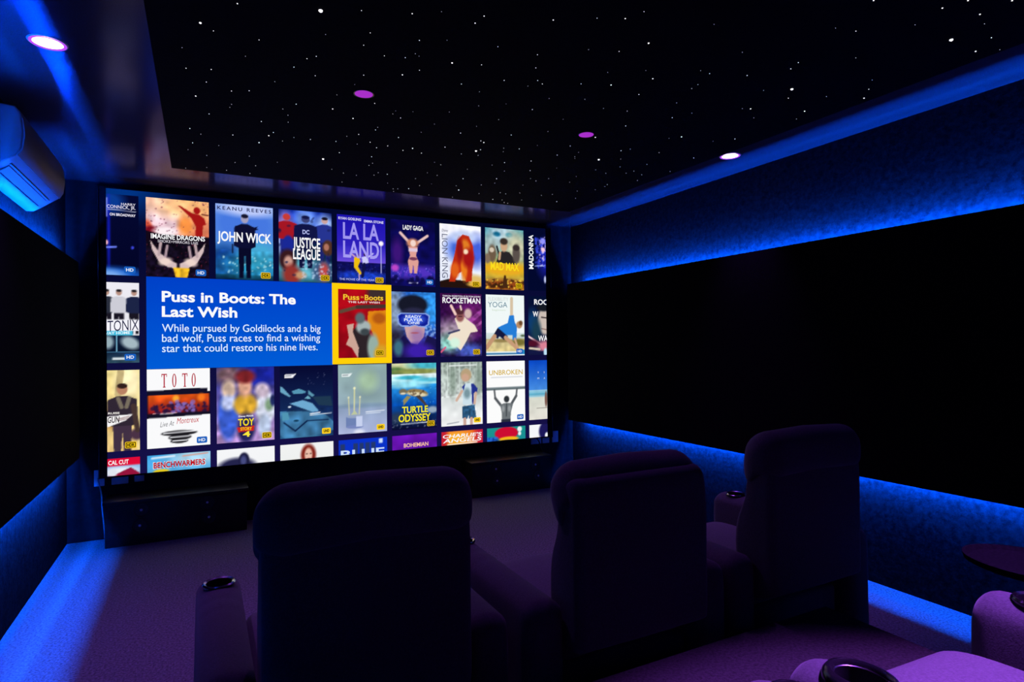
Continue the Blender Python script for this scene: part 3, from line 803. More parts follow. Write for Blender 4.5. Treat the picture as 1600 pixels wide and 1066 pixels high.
p.line(.42, .34, .22, .20, .028, (235, 195, 190)).line(.58, .34, .82, .22, .028, (235, 195, 190)).ell(.49, .345, .13, .07, (210, 140, 110), soft=.5).ell(.50, .345, .06, .05, (245, 215, 205)).poly([(.39, .40), (.60, .40), (.56, .53), (.62, .62), (.58, .8), (.52, .8), (.5, .66), (.47, .8), (.42, .8), (.38, .62), (.43, .53)], (225, 160, 150)).rect(.40, .42, .59, .47, (225, 200, 220)).ell(.5, .58, .09, .025, (120, 60, 90))
p.rect(.40, .935, .60, .955, (215, 215, 250)).specks(25, (10, 8, 60), .05, 0, .86, 1, .97, .7)
poster(5, 0, p, [('LADY GAGA', (.27, .075, .73, .145), WHT, B)], 'HD', 'dark violet concert poster with a singer raising both arms')
p = Pic((245, 245, 255), (225, 232, 250), seed=9)
p.ell(.5, .38, .32, .20, (70, 110, 225), soft=.9).ell(.88, .40, .2, .24, (70, 100, 225), soft=.9).ell(.6, .2, .3, .1, (200, 215, 250), soft=.9).noise(12, .06)
p.ell(.83, .9, .3, .12, (225, 190, 110), soft=.6).poly([(0, .90), (.2, .86), (.6, .88), (1, .96), (1, 1), (0, 1)], (35, 18, 14)).ell(.85, .93, .2, .04, (225, 175, 70), soft=.6)
# plain warm stand-in: one rounded standing shape
p.poly([(.36, .45), (.42, .25), (.55, .15), (.70, .17), (.80, .32), (.82, .52), (.78, .7), (.76, .88), (.62, .90), (.56, .72), (.42, .78), (.36, .90), (.22, .90), (.28, .66)], (190, 45, 18)).ell(.60, .35, .12, .12, (225, 125, 35), soft=.5).ell(.58, .65, .08, .22, (235, 125, 30), soft=.6).ell(.36, .72, .1, .12, (225, 95, 25), soft=.6).ell(.68, .52, .14, .15, (165, 20, 22), soft=.7).ell(.62, .42, .06, .04, (250, 225, 190), soft=.6).ell(.48, .40, .08, .18, (150, 20, 22), soft=.7)
poster(6, 0, p, [('Disney', (.05, .085, .20, .125), (70, 70, 90), dict(shear=.2)), ('LION KING', (.05, .165, .185, .85), (95, 100, 125), dict(rot=-90))], 'HDR', 'white poster with a large rust-red shape')
p = Pic((60, 150, 175), (225, 175, 40), seed=10)
p.ell(.42, .12, .35, .2, (170, 200, 215), soft=.8).ell(.3, .10, .09, .04, (20, 110, 150), soft=.7).ell(.62, .10, .09, .04, (20, 120, 160), soft=.7).ell(.8, .3, .3, .25, (200, 200, 170), soft=1).ell(.15, .3, .2, .15, (170, 190, 190), soft=1).noise(14, .15)
p.ell(.5, .66, .7, .12, (235, 175, 30), soft=.8).ell(.5, .92, .6, .09, (150, 70, 25), soft=.9).specks(50, (60, 30, 15), .035, 0, .84, 1, .97, .7).specks(20, (255, 210, 70), .02, 0, .84, 1, .97, .8)
p.poly([(.28, .56), (.34, .42), (.45, .36), (.62, .38), (.72, .46), (.80, .58)], (40, 36, 38)).ell(.48, .28, .09, .10, (205, 165, 130), soft=.3).ell(.48, .21, .10, .055, (55, 45, 40), soft=.4).line(.30, .30, .35, .42, .022, (25, 25, 30)).line(.36, .5, .38, .40, .03, (200, 160, 125))
p.ell(.18, .42, .10, .14, (110, 90, 70), soft=.4).ell(.17, .36, .06, .04, (215, 200, 180), soft=.4).ell(.8, .40, .10, .16, (90, 80, 75), soft=.4).ell(.8, .30, .09, .05, (55, 45, 45), soft=.4).ell(.06, .50, .07, .08, (130, 110, 90), soft=.4).poly([(.42, .97), (.48, .76), (.52, .76), (.58, .97)], (70, 40, 20))
poster(7, 0, p, [('MAD MAX', (.13, .555, .87, .685), (252, 222, 30), B), ('BEYOND THUNDERDOME', (.15, .70, .86, .735), (235, 170, 40), B)], 'HDR', 'teal and yellow poster of armed people in a desert')
p = Pic((2, 8, 44), (2, 8, 46), seed=11)
p.ell(.5, .45, .22, .28, (25, 30, 160), soft=1.1).specks(60, (60, 80, 240), .03, .22, .1, .5, .6, .6).specks(30, (225, 205, 250), .02, .33, .08, .5, .6, .7).ell(.42, .15, .06, .05, (150, 150, 255), soft=.5).ell(.42, .30, .05, .04, (255, 205, 225), soft=.5).ell(.47, .8, .03, .06, (190, 200, 240), soft=.6).line(.2, .58, .45, .57, .008, (180, 200, 255))
poster(8, 0, p, [('MADONNA', (.03, .06, .155, .635), WHT, dict(bold=.025, rot=90))], None, 'dark blue concert poster cut off at the right edge')
# ---- second row
p = Pic((238, 236, 244), (228, 228, 234), seed=12)
for x, c in ((.52, (40, 45, 60)), (.70, (205, 205, 215)), (.92, (28, 36, 70))):
    p.person(x, .09, .64, .25, c, (25, 22, 35), (185, 145, 130), (40, 35, 40))
p.rect(0, .46, 1, .60, (245, 245, 252)).rect(0, .60, .9, .655, (70, 190, 225)).grad(0, .655, 1, .855, (14, 30, 60), (8, 18, 40)).ell(.54, .74, .08, .08, (150, 175, 185), soft=.7).ell(.86, .75, .14, .07, (165, 185, 195), 30, .6).rect(.66, .655, .672, .855, (120, 180, 210)).rect(0, .855, 1, .862, (90, 160, 200)).grad(0, .862, 1, 1.01, (20, 40, 70), (50, 80, 95)).noise(14, .25, 0, .862, 1, 1).rect(.6, .93, .82, .955, (215, 225, 230))
poster(0, 1, p, [('TONIX', (.53, .47, .99, .60), (28, 30, 70), dict(tilt=-5)), ('WAY HOME', (.46, .612, .86, .645), (235, 250, 255), dict(bold=.02, tilt=-2))], 'HD', 'white and black group poster cut off at the left edge')

info = Pic((0, 64, 200), (0, 92, 215), 60, 34, 13)
ip = picture('info_panel', info.out(), 107, 272, 690, 569, -.004, screen, 'blue panel with the film title and summary')
write([('Puss in Boots: The', (150, 317, 563, 352), WHT, dict(bold=.03)), ('Last Wish', (150, 366, 373, 401), WHT, dict(bold=.03))], ip, -.0065, 'title_lettering')
write([('While pursued by Goldilocks and a big', (150, 424, 648, 449), (225, 240, 255), dict(bold=.004)), ('bad wolf, Puss races to find a wishing', (150, 457, 646, 482), (225, 240, 255), dict(bold=.004)), ('star that could restore his nine lives.', (150, 490, 637, 515), (225, 240, 255), dict(bold=.004))], ip, -.0065, 'summary_lettering')

bm = bmesh.new()
o4, i4 = (689, 270, 911, 567), (711, 291, 889, 545)
def rim(bm, o, i, y):
    O = [(o[0], o[1]), (o[2], o[1]), (o[2], o[3]), (o[0], o[3])]; I = [(i[0], i[1]), (i[2], i[1]), (i[2], i[3]), (i[0], i[3])]
    for k in range(4):
        q = (O[k], O[(k + 1) % 4], I[(k + 1) % 4], I[k])
        quad(bm, *[(sx(u), y, sz(v)) for u, v in q])
rim(bm, o4, i4, -.006)
obj('selection_frame', bm, ui((255, 208, 8)), screen, label='yellow frame around the chosen poster')
p = Pic((175, 10, 24), (150, 8, 24), seed=14)
p.noise(8, .15).ell(.85, .05, .25, .12, (60, 45, 45), soft=.5)
# plain stand-in: overlapping amber, grey and cream masses under a dark sweep
p.poly([(.30, .6), (.45, .5), (.6, .6), (.75, .75), (.7, 1), (.42, 1), (.35, .85)], (45, 35, 40)).poly([(.18, .52), (.32, .5), (.30, .62), (.42, .85), (.40, 1), (.28, .85), (.16, .80), (.22, .7)], (205, 165, 150)).poly([(.62, .32), (1, .3), (1, .85), (.84, .88), (.70, .62), (.60, .5)], (225, 135, 20)).ell(.52, .55, .15, .10, (165, 180, 180), soft=.4).ell(.45, .42, .10, .08, (90, 105, 110), soft=.5).ell(.72, .85, .12, .2, (150, 175, 165), soft=.5).ell(.85, .42, .14, .08, (180, 90, 20), soft=.6).ell(.9, .95, .16, .14, (215, 160, 40), soft=.5).ell(.55, .62, .1, .05, (60, 70, 75), soft=.6).line(.06, .33, .4, .26, .035, (95, 70, 55)).line(.4, .26, 1, .24, .04, (70, 52, 45))
poster(4, 1, p, [('Puss', (.105, .075, .437, .155), (245, 200, 50), B), ('in', (.47, .09, .52, .125), (245, 200, 50), {}), ('Boots', (.55, .075, .945, .155), (245, 200, 50), B), ('THE LAST WISH', (.2, .172, .87, .20), (240, 225, 225), B)], 'HDR', 'red poster inside the yellow frame', rect=(711, 291, 889, 545), y=-.005)
p = Pic((30, 90, 190), (30, 20, 120), seed=15)
p.ell(.85, .25, .4, .3, (50, 150, 240), soft=1).ell(.1, .3, .2, .4, (120, 140, 170), soft=1).ell(.08, .75, .2, .2, (40, 35, 60), soft=1).noise(20, .25).specks(40, (150, 190, 245), .02, .75, .5, 1, .75, .6)
p.poly([(.1, .78), (.28, .66), (.45, .8), (.7, .82), (.8, .66), (1, .72), (1, 1), (0, 1)], (25, 20, 75)).poly([(.28, .5), (.76, .5), (.72, .68), (.58, .80), (.44, .78), (.34, .68)], (205, 165, 170)).ell(.58, .67, .16, .12, (120, 80, 170), soft=.9, k=.5).ell(.52, .625, .09, .012, (170, 85, 100), soft=.5).ell(.48, .2, .33, .15, (22, 24, 40), soft=.25).ell(.5, .34, .28, .10, (40, 40, 70), soft=.4).ell(.16, .85, .10, .12, (60, 110, 130), soft=.7).ell(.6, .9, .3, .12, (60, 30, 170), soft=.8)
p.poly([(.13, .36), (.2, .325), (.78, .325), (.86, .36), (.84, .50), (.74, .545), (.60, .53), (.52, .51), (.42, .535), (.22, .53), (.15, .48)], (140, 170, 235)).poly([(.16, .37), (.22, .34), (.76, .34), (.83, .37), (.81, .49), (.73, .525), (.60, .515), (.52, .495), (.42, .515), (.24, .51), (.18, .47)], (16, 30, 150)).ell(.5, .42, .22, .07, (70, 110, 235), soft=.8)
poster(5, 1, p, [('READY', (.31, .355, .67, .398), (225, 235, 255), B), ('PLAYER', (.28, .405, .70, .448), (225, 235, 255), B), ('ONE', (.36, .455, .63, .492), (225, 235, 255), B)], 'HDR', 'blue poster of a face behind a glowing visor')
p = Pic((60, 10, 70), (30, 18, 70), seed=16)
p.ell(.8, .4, .5, .25, (110, 30, 110), soft=1).ell(.3, .62, .4, .2, (150, 130, 150), soft=1).ell(.25, .78, .3, .14, (130, 190, 180), soft=.9).ell(.7, .9, .3, .1, (70, 90, 190), soft=1).line(.6, .5, 1, .28, .05, (170, 80, 170), .6).line(.62, .62, 1, .45, .03, (190, 110, 180), .5).noise(18, .3)
p.poly([(.34, .40), (.5, .32), (.62, .4), (.82, .5), (.9, .6), (.72, .62), (.62, .75), (.48, .9), (.40, .85), (.30, .78), (.16, .72), (.26, .62), (.44, .58)], (240, 225, 205)).ell(.47, .36, .10, .09, (150, 90, 90), soft=.4).ell(.46, .29, .11, .05, (80, 40, 50), soft=.5).ell(.66, .32, .09, .08, (215, 185, 180), soft=.5).line(.36, .33, .26, .2, .03, (245, 205, 195)).line(.5, .26, .48, .2, .02, (240, 210, 200)).rect(.42, .355, .52, .375, (60, 30, 40)).line(.2, .63, .45, .58, .02, (60, 60, 100)).ell(.34, .78, .12, .08, (215, 245, 225), soft=.6).line(.02, .92, .12, .85, .02, (220, 90, 130))
poster(6, 1, p, [('TARON EGERTON IS ELTON JOHN', (.05, .03, .97, .055), (235, 225, 240), B), ('ROCKETMAN', (.05, .065, .97, .155), WHT, B)], 'HDR', 'purple poster of a performer in white')
p = Pic((238, 248, 246), (245, 248, 250), seed=17)
p.grad(0, .62, 1, .74, (215, 230, 232), (200, 215, 205)).grad(0, .72, 1, .93, (205, 190, 140), (225, 205, 140)).noise(14, .14, 0, .72, 1, .93).ell(.4, .75, .25, .03, (150, 130, 80), soft=.8).ell(.85, .78, .2, .06, (120, 110, 50), soft=.8).ell(.95, .67, .06, .02, (90, 110, 80), soft=.8)
p.line(.66, .34, .665, .06, .038, (215, 195, 165)).poly([(.60, .34), (.72, .33), (.74, .44), (.80, .52), (.78, .74), (.68, .74), (.68, .66), (.52, .66), (.30, .58), (.32, .53), (.56, .46)], (35, 125, 215)).ell(.86, .49, .08, .06, (185, 140, 100), soft=.3).ell(.90, .46, .05, .04, (110, 75, 45), soft=.5)
p.poly([(.30, .54), (.38, .58), (.56, .68), (.46, .74), (.34, .68), (.30, .72), (.17, .68)], (20, 24, 60)).line(.22, .68, .02, .86, .05, (195, 150, 115)).line(.5, .70, .80, .88, .045, (200, 155, 120)).line(.74, .72, .80, .84, .025, (205, 165, 130))
p.rect(0, .93, 1, 1, (235, 245, 250)).rect(0, .95, .86, .98, (45, 120, 170)).rect(.79, .90, 1, .98, (40, 140, 195))
poster(7, 1, p, [('FLEXIBILITY', (.06, .04, .58, .10), (205, 210, 208), {}), ('YOGA', (.05, .118, .55, .205), (90, 130, 150), {}), ('beginners', (.16, .235, .5, .262), (195, 215, 185), {})], 'HD', 'white poster of a man in blue doing a yoga pose')
p = Pic((4, 14, 50), (15, 25, 60), seed=18)
p.ell(.12, .45, .14, .2, (15, 60, 110), soft=1).ell(.46, .42, .2, .24, (205, 190, 180), soft=.3).ell(.42, .2, .18, .06, (20, 25, 35), soft=.5).line(.36, .36, .5, .37, .015, (40, 30, 35)).line(.36, .55, .5, .57, .01, (120, 80, 75)).ell(.22, .6, .12, .2, (25, 60, 80), soft=.9)
p.line(0, .68, .5, .88, .02, (245, 210, 215)).ell(.45, .85, .2, .1, (220, 130, 150), soft=.9).ell(.12, .8, .16, .06, (80, 15, 40), soft=.8).line(.04, .88, .3, .9, .025, (215, 200, 180)).grad(0, .93, 1, 1.01, (20, 25, 70), (15, 20, 60)).ell(.46, .95, .05, .07, (190, 225, 245), soft=.5)
poster(8, 1, p, [('ROC', (.16, .055, .53, .145), WHT, B), ('W', (.12, .26, .27, .35), WHT, B), ('WA', (.26, .67, .52, .765), WHT, B)], None, 'dark poster of a face cut off at the right edge')
# ---- third row
p = Pic((245, 225, 150), (235, 200, 130), seed=19)
p.ell(.85, .15, .2, .2, (255, 240, 190), soft=.9).ell(.58, .6, .1, .12, (190, 140, 70), soft=.9).line(.72, .02, .68, .3, .05, (190, 170, 120)).noise(12, .12).rect(.95, 0, 1, 1, (250, 235, 170), .5)
p.person(.74, .17, 1.15, .46, (48, 38, 52), (65, 48, 68), (185, 130, 100), (50, 32, 30)).ell(.95, .8, .1, .07, (75, 50, 70), soft=.5).line(.90, .45, .96, .75, .04, (70, 52, 50)).line(.68, .35, .73, .46, .03, (120, 110, 95)).line(.84, .35, .8, .46, .03, (120, 110, 95))
p.poly([(.4, .57), (.89, .55), (.80, .62), (.4, .73)], (248, 246, 246)).line(.68, .60, .84, .575, .006, (120, 80, 80)).line(.68, .62, .82, .60, .006, (120, 80, 80))
poster(0, 2, p, [('RUISE', (.53, .515, .70, .54), (245, 240, 235), B), ('GUN', (.525, .57, .70, .645), (45, 32, 42), dict(bold=.02, shear=.15))], 'HDR', 'sand coloured poster of an airman cut off at the left edge')
p = Pic((250, 250, 252), seed=20)
p.poly([(0, .275), (.25, .27), (.6, .255), (.95, .26), (.95, .30), (1, .30), (1, .34), (0, .335)], (18, 16, 40)).grad(.02, .335, .98, .56, (235, 90, 20), (130, 20, 30)).noise(10, .3, .02, .335, .98, .56).ell(.45, .38, .05, .04, (255, 170, 50), soft=.8).ell(.85, .38, .06, .05, (250, 120, 30), soft=.8).specks(50, (40, 20, 60), .03, .05, .45, .95, .56, .8).specks(24, (130, 110, 200), .03, .35, .42, .75, .55, .7).poly([(0, .335), (.02, .335), (.02, .56), (.3, .575), (.6, .56), (.98, .56), (.98, .335), (1, .335), (1, .60), (0, .62)], (20, 16, 36))
p.ell(.5, .82, .28, .035, (22, 20, 26), soft=.15).ell(.51, .875, .18, .035, (22, 20, 26), soft=.15).ell(.5, .92, .14, .03, (22, 20, 26), soft=.15)
p.line(.26, .815, .76, .805, .010, (240, 240, 245)).line(.36, .87, .66, .865, .010, (240, 240, 245)).line(.40, .918, .62, .914, .010, (240, 240, 245))
poster(1, 2, p, [('Live At', (.20, .665, .42, .73), (120, 120, 125), dict(shear=.3, tilt=-3)), ('Montreux', (.46, .625, .82, .70), (200, 30, 45), dict(shear=.25, tilt=-3))], 'HD', 'white concert poster with a red stage photo')
# tall narrow serif letters
bm = bmesh.new()
def ur(x0, y0, x1, y1):
    u0, u1 = CX[1]; v0, v1 = RY[2]
    X = lambda q: sx(u0 + q * (u1 - u0)); Y = lambda q: sz(v0 + q * (v1 - v0))
    quad(bm, (X(x0), -.0055, Y(y0)), (X(x0), -.0055, Y(y1)), (X(x1), -.0055, Y(y1)), (X(x1), -.0055, Y(y0)))
for x0, kind in ((.225, 'T'), (.39, 'O'), (.55, 'T'), (.70, 'O')):
    y0, y1 = .06, .235
    if kind == 'T':
        ur(x0, y0, x0 + .085, y0 + .014); ur(x0, y0, x0 + .010, y0 + .04); ur(x0 + .075, y0, x0 + .085, y0 + .04)
        ur(x0 + .033, y0, x0 + .052, y1); ur(x0 + .022, y1 - .012, x0 + .063, y1)
    else:
        n = 28
        u0, u1 = CX[1]; v0, v1 = RY[2]
        cx, cy = x0 + .035, (y0 + y1) / 2
        ring = []
        for k in range(n):
            a = 2 * math.pi * k / n
            ex, ey = math.cos(a), math.sin(a)
            ring.append(tuple(bm.verts.new((sx(u0 + (cx + q * ex) * (u1 - u0)), -.0055, sz(v0 + (cy + w * ey) * (v1 - v0)))) for q, w in ((.034, .087), (.016, .074))))
        for k in range(n):
            a, b = ring[k], ring[(k + 1) % n]
            bm.faces.new((a[0], b[0], b[1], a[1]))
toto = [c for c in screen.children if c.name.startswith('film_poster')][-1]
obj('title_lettering', bm, ui((180, 40, 60)), toto, label='tall red serif title')
p = Pic((30, 40, 130), (190, 150, 205), seed=21)
p.ell(.2, .1, .25, .12, (120, 90, 100), soft=1).ell(.75, .12, .3, .15, (25, 35, 150), soft=1).ell(.5, .95, .5, .12, (190, 150, 215), soft=1).noise(10, .18)
# plain stand-in: overlapping rounded colour masses
p.ell(.20, .62, .17, .34, (60, 95, 210), soft=.35).ell(.21, .30, .12, .13, (220, 190, 170), soft=.6).ell(.20, .47, .12, .10, (185, 195, 235), soft=.6).ell(.84, .55, .18, .22, (215, 220, 238), soft=.35).ell(.82, .80, .11, .16, (180, 195, 222), soft=.5).ell(.78, .32, .13, .10, (205, 185, 205), soft=.6).ell(.90, .52, .07, .08, (120, 150, 120), soft=.8).ell(.97, .46, .05, .08, (30, 40, 90), soft=.6).ell(.49, .50, .20, .15, (215, 165, 50), soft=.4).ell(.48, .26, .12, .14, (215, 160, 135), soft=.6).ell(.49, .13, .17, .09, (125, 35, 40), soft=.6).ell(.50, .82, .15, .2, (35, 35, 90), soft=.5).noise(14, .18)
p.poly([(.34, .80), (.64, .79), (.63, .855), (.37, .865)], (205, 35, 30))
poster(2, 2, p, [('Disney PIXAR', (.37, .645, .63, .668), (245, 245, 255), B), ('TOY', (.36, .69, .64, .785), (250, 225, 30), B), ('STORY', (.40, .805, .60, .848), (250, 210, 30), B), ('4', (.44, .86, .57, .935), (250, 235, 60), B)], 'HDR', 'blue and lilac poster with a red and yellow title')
def tagmark(p, x, y, c=(245, 245, 250)):
    p.poly([(x, y), (x + .17, y - .005), (x + .215, y - .01), (x + .15, y + .045), (x, y + .045)], c).line(x + .02, y + .02, x + .12, y + .018, .008, (110, 120, 130))
p = Pic((6, 8, 48), (25, 60, 110), seed=22)
p.ell(.4, .85, .5, .2, (60, 125, 165), soft=.6).poly([(0, .62), (.5, .64), (.85, .7), (1, .8), (1, .92), (.5, 1), (.1, 1), (0, .94)], (62, 120, 165)).noise(9, .3, 0, .6, 1, 1)
for q, c in (([(.01, .28), (.05, .29), (.2, .42), (.18, .43), (.02, .36)], (105, 165, 195)), ([(.22, .35), (.35, .32), (.48, .36), (.48, .385), (.25, .39)], (85, 150, 180)), ([(.52, .34), (.64, .42), (.6, .44), (.52, .40)], (90, 150, 175)), ([(.18, .52), (.42, .48), (.6, .53), (.72, .64), (.6, .65)], (110, 170, 210)), ([(.45, .46), (.52, .42), (.58, .47)], (110, 175, 195)), ([(.6, .44), (.95, .44), (.98, .58), (.72, .56)], (30, 55, 80)), ([(.04, .64), (.15, .64), (.18, .74), (.05, .75)], (80, 150, 180))):
    p.poly(q, c)
p.line(.08, .78, .28, .90, .014, (10, 30, 70)).line(.28, .90, .5, .77, .014, (10, 30, 70)).line(.5, .77, .9, .77, .010, (10, 30, 70)).ell(.3, .76, .05, .015, (20, 60, 90)).ell(.18, .565, .03, .012, (210, 225, 240))
p.specks(14, (130, 140, 180), .008, .5, .1, .9, .3, .7)
tagmark(p, .09, .12); p.line(.56, .675, .74, .662, .010, (240, 240, 245)).line(.56, .695, .96, .678, .008, (215, 225, 235))
poster(3, 2, p, [], 'UHD', 'dark blue poster of broken slabs')
p = Pic((150, 180, 175), (150, 170, 200), seed=23)
p.ell(.7, .35, .5, .3, (135, 160, 165), soft=1).ell(.6, .25, .2, .15, (165, 195, 165), soft=1).grad(0, .60, 1, 1.01, (140, 160, 190), (175, 185, 225)).ell(.5, .6, .6, .03, (125, 150, 175), soft=1).noise(6, .06)
p.line(.33, .36, .32, .70, .012, (215, 215, 160)).line(.21, .48, .225, .74, .010, (205, 205, 160)).line(.44, .48, .42, .74, .010, (210, 210, 165)).ell(.33, .345, .025, .02, (235, 235, 190)).ell(.21, .475, .018, .015, (230, 230, 190)).ell(.44, .475, .018, .015, (230, 230, 190))
p.poly([(.24, .74), (.33, .66), (.41, .74)], (190, 200, 160)).rect(.16, .75, .50, .90, (110, 130, 180)).ell(.33, .75, .17, .025, (150, 165, 195), soft=.2).ell(.33, .90, .17, .025, (120, 135, 190), soft=.2).rect(.36, .75, .49, .90, (200, 210, 240)).ell(.42, .98, .1, .04, (225, 228, 245), soft=.9)
tagmark(p, .08, .135, (230, 240, 240)); p.line(.56, .695, .94, .685, .008, (235, 240, 250)).line(.56, .72, .86, .712, .007, (220, 230, 245))
poster(4, 2, p, [], 'UHD', 'pale grey-green poster of a round box with three rods')
p = Pic((225, 240, 225), (10, 20, 50), seed=24)
p.grad(0, 0, 1, .12, (225, 225, 180), (190, 200, 130)).ell(.8, .03, .4, .08, (70, 180, 200), soft=.9).ell(.1, .12, .2, .06, (90, 125, 70), soft=.6).ell(.55, .13, .5, .04, (140, 150, 80), soft=.6).grad(0, .165, 1, .32, (240, 252, 252), (150, 220, 235)).ell(.4, .22, .3, .03, (60, 180, 205), soft=.8).ell(.8, .26, .3, .03, (90, 195, 220), soft=.8).grad(0, .32, 1, .64, (40, 150, 225), (5, 75, 175)).ell(.35, .33, .4, .05, (150, 225, 245), soft=1).grad(0, .64, 1, 1.01, (10, 70, 150), (10, 8, 40)).noise(14, .14)
p.specks(30, (90, 180, 235), .012, 0, .34, 1, .64, .7).ell(.9, .72, .12, .05, (150, 170, 190), soft=.6).ell(.15, .82, .25, .08, (40, 60, 90), soft=.9).specks(60, (120, 130, 160), .012, 0, .85, 1, .97, .6)
p.ell(.56, .455, .24, .058, (150, 125, 80), 8, .2).ell(.56, .475, .22, .03, (225, 215, 180), 8, .5).ell(.25, .43, .085, .045, (120, 110, 85), 0, .3).ell(.25, .455, .06, .015, (225, 215, 190), soft=.6).poly([(.34, .49), (.42, .51), (.30, .60), (.26, .64), (.25, .55)], (150, 140, 90)).poly([(.52, .5), (.62, .49), (.80, .66), (.74, .66)], (70, 60, 60)).specks(14, (90, 65, 45), .02, .4, .42, .72, .48, .6)
p.line(.2, .915, .8, .905, .008, (215, 225, 240))
poster(5, 2, p, [('TURTLE', (.22, .655, .80, .755), (252, 240, 30), B), ('ODYSSEY', (.14, .775, .86, .885), (252, 235, 25), B)], 'HDR', 'blue ocean poster with a swimming sea turtle')
p = Pic((150, 165, 155), (240, 242, 245), seed=25)
p.grad(0, .5, 1, 1.01, (215, 222, 220), (248, 248, 250)).noise(22, .25, 0, 0, 1, .55).noise(9, .06)
for x in (.05, .16, .22, .34, .44, .70, .86, .95):
    p.line(x, .02, x, .5, .014, (215, 228, 222), .6)
p.ell(.28, .3, .08, .25, (110, 130, 115), soft=1, k=.6).ell(.92, .3, .1, .25, (110, 130, 115), soft=1, k=.6)
p.poly([(.50, .70), (.80, .68), (.84, .90), (.66, .90), (.65, .84), (.62, .90), (.50, .89)], (45, 90, 130)).noise(22, .3, .5, .68, .84, .9).line(.56, .9, .56, 1, .035, (205, 165, 150)).line(.72, .9, .72, 1, .035, (205, 165, 150)).poly([(.50, .40), (.60, .34), (.76, .34), (.86, .42), (.86, .50), (.78, .50), (.77, .68), (.52, .68)], (205, 225, 235)).poly([(.72, .35), (.78, .35), (.88, .43), (.86, .51), (.78, .50), (.78, .67), (.74, .67)], (35, 50, 140)).poly([(.50, .40), (.58, .34), (.54, .46)], (35, 50, 140)).line(.50, .46, .37, .60, .03, (210, 175, 155)).line(.83, .5, .80, .66, .03, (210, 175, 155)).ell(.60, .21, .13, .10, (185, 160, 125), soft=.25).ell(.58, .25, .09, .06, (205, 165, 140), soft=.5).ell(.62, .50, .08, .08, (120, 150, 160), soft=.8)
p.line(.2, .06, .85, .055, .010, (245, 250, 250)).line(.14, .96, .42, .94, .008, (130, 135, 150))
poster(6, 2, p, [], 'UHD', 'pale poster of a small child in swim clothes')
p = Pic((252, 252, 252), seed=26)
p.rect(0, .425, 1, .475, (95, 110, 115)).rect(0, .425, 1, .44, (160, 170, 175)).rect(.12, .262, .94, .272, (190, 195, 205))
p.line(.20, .47, .22, .60, .022, (90, 95, 100)).line(.22, .60, .36, .72, .032, (85, 90, 95)).line(.78, .47, .76, .58, .022, (90, 95, 100)).line(.76, .58, .64, .70, .032, (85, 90, 95)).poly([(.34, .71), (.44, .69), (.58, .69), (.68, .70), (.62, .84), (.60, 1), (.38, 1), (.38, .84)], (110, 116, 120)).ell(.51, .625, .07, .055, (45, 50, 55), soft=.3).line(.51, .7, .50, .9, .012, (60, 65, 70)).rect(.37, .95, .61, 1, (40, 44, 60)).ell(.42, .78, .04, .05, (150, 155, 158), soft=.8).ell(.58, .78, .04, .05, (150, 155, 158), soft=.8)
poster(7, 2, p, [('UNBROKEN', (.06, .145, .94, .225), (212, 175, 50), dict(bold=.012))], 'HD', 'white poster of a man lifting a beam, seen from behind')
p = Pic((8, 75, 200), (60, 160, 225), seed=27)
p.grad(0, 0, 1, .5, (8, 70, 195), (70, 140, 225)).grad(0, .5, 1, .56, (150, 200, 225), (120, 190, 215)).grad(0, .56, 1, .62, (70, 160, 195), (180, 215, 225)).grad(0, .62, 1, 1.01, (215, 218, 205), (228, 224, 214)).noise(10, .04).ell(.46, .66, .035, .13, (120, 85, 75), soft=.4).rect(.2, .80, .5, .808, (60, 50, 50))
poster(8, 2, p, [('V', (.235, .19, .27, .22), (225, 240, 255), {}), ('I', (.41, .19, .42, .22), (225, 240, 255), {}), ('M', (.23, .29, .275, .32), (225, 240, 255), {}), ('A', (.40, .29, .44, .32), (225, 240, 255), {})], None, 'blue beach poster cut off at the right edge')
# ---- fourth row, only its top shows
p = Pic((225, 10, 55), seed=28)
p.grad(0, .095, 1, 1.01, (150, 190, 235), (90, 110, 160)).ell(.7, .16, .25, .05, (235, 240, 250), soft=.8).poly([(.4, .22), (.6, .2), (.86, .12), (1, .2), (1, .3), (.4, .3)], (150, 20, 60)).ell(.6, .17, .06, .05, (225, 230, 240), soft=.6)
poster(0, 3, p, [('CAL CUT', (.53, .022, .83, .075), WHT, B)], None, 'red banner poster at the lower left corner')
p = Pic((60, 160, 225), (200, 225, 240), seed=29)
p.ell(.75, .06, .4, .10, (170, 215, 240), soft=.9).noise(10, .08).ell(.22, .2, .12, .025, (230, 200, 30), soft=.4).line(.08, .04, .42, .03, .016, (215, 235, 250)).line(.55, .04, .95, .025, .010, (215, 150, 130))
poster(1, 3, p, [('BENCHWARMERS', (.087, .086, .923, .173), (250, 250, 252), dict(bold=.022)), ('BENCHWARMERS', (.095, .092, .915, .167), (190, 18, 35), dict(bold=.034))], None, 'sky blue poster with a red title')
p = Pic((245, 246, 248), (240, 242, 244), seed=30)
p.ell(.34, .24, .32, .12, (35, 35, 75), soft=.4).ell(.46, .15, .09, .09, (25, 25, 60), soft=.3).ell(.45, .16, .05, .06, (70, 75, 130), soft=.8)
poster(2, 3, p, [], None, 'white poster with a dark blue shape')
p = Pic((242, 243, 242), (225, 230, 230), seed=31)
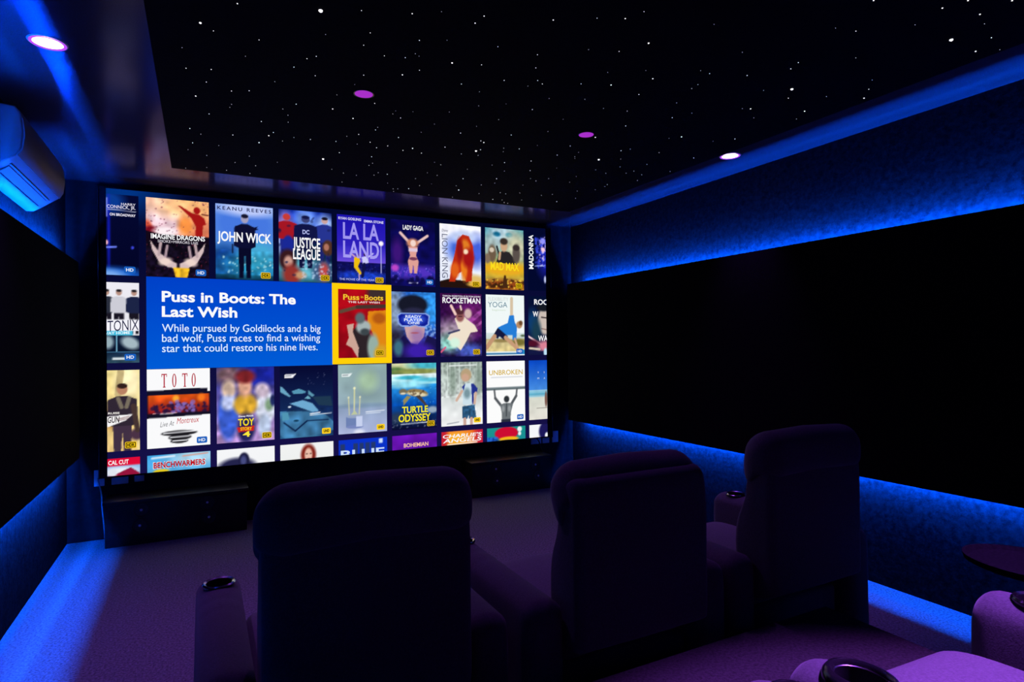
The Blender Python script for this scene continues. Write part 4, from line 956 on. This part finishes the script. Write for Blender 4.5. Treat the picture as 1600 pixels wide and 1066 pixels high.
p.ell(.52, .16, .14, .14, (130, 35, 25), soft=.35).ell(.52, .16, .07, .09, (235, 190, 170), soft=.4).line(.48, .145, .50, .147, .008, (60, 30, 25)).line(.55, .145, .57, .147, .008, (60, 30, 25)).ell(.52, .205, .03, .006, (180, 70, 70), soft=.6)
poster(3, 3, p, [], None, 'white poster of a red-haired woman')
p = Pic((10, 50, 200), (10, 50, 200), seed=32)
for x in (.04, .30, .42, .54, .66):
    p.rect(x, .06, x + .09, .25, (35, 55, 110))
p.rect(.82, .02, .90, .085, (205, 225, 255))
poster(4, 3, p, [('BLUE', (.04, .15, .94, .27), (205, 225, 255), dict(bold=.02))], None, 'bright blue poster with a cropped title')
p = Pic((110, 20, 185), (80, 15, 150), seed=33)
p.noise(6, .2)
poster(5, 3, p, [('BOHEMIAN', (.25, .125, .80, .185), (250, 190, 160), B)], None, 'purple poster with a peach title')
p = Pic((235, 90, 30), (240, 150, 40), seed=34)
p.ell(.35, .12, .4, .12, (250, 180, 50), soft=1).ell(.95, .1, .15, .2, (200, 30, 60), soft=1).ell(.05, .1, .1, .2, (200, 30, 50), soft=1).line(.15, .2, .85, .19, .012, (250, 240, 225))
poster(6, 3, p, [("CHARLIE'S", (.03, .045, .97, .10), WHT, dict(bold=.02, shear=.15)), ('ANGELS', (.03, .112, .97, .175), WHT, dict(bold=.02, shear=.15))], None, 'orange poster with a bold white title')
p = Pic((25, 150, 140), (25, 110, 180), seed=35)
p.ell(.5, .10, .30, .10, (205, 12, 50), soft=.15).ell(.55, .19, .26, .035, (245, 185, 30), soft=.3).ell(.5, .23, .2, .03, (25, 20, 40), soft=.3).ell(.84, .05, .06, .04, (240, 245, 245), soft=.3).ell(.84, .12, .04, .03, (240, 245, 245), soft=.3).ell(.1, .2, .2, .05, (20, 60, 150), soft=.6).specks(12, (40, 110, 215), .03, 0, .15, .3, .22, .7)
poster(7, 3, p, [], None, 'teal poster with a red dome shape')
p = Pic((246, 248, 250), seed=36)
p.ell(.46, .12, .20, .16, (28, 24, 90), soft=.25).ell(.47, .19, .05, .05, (240, 245, 252), soft=.4)
poster(8, 3, p, [], None, 'white poster with a navy disc at the lower right corner')
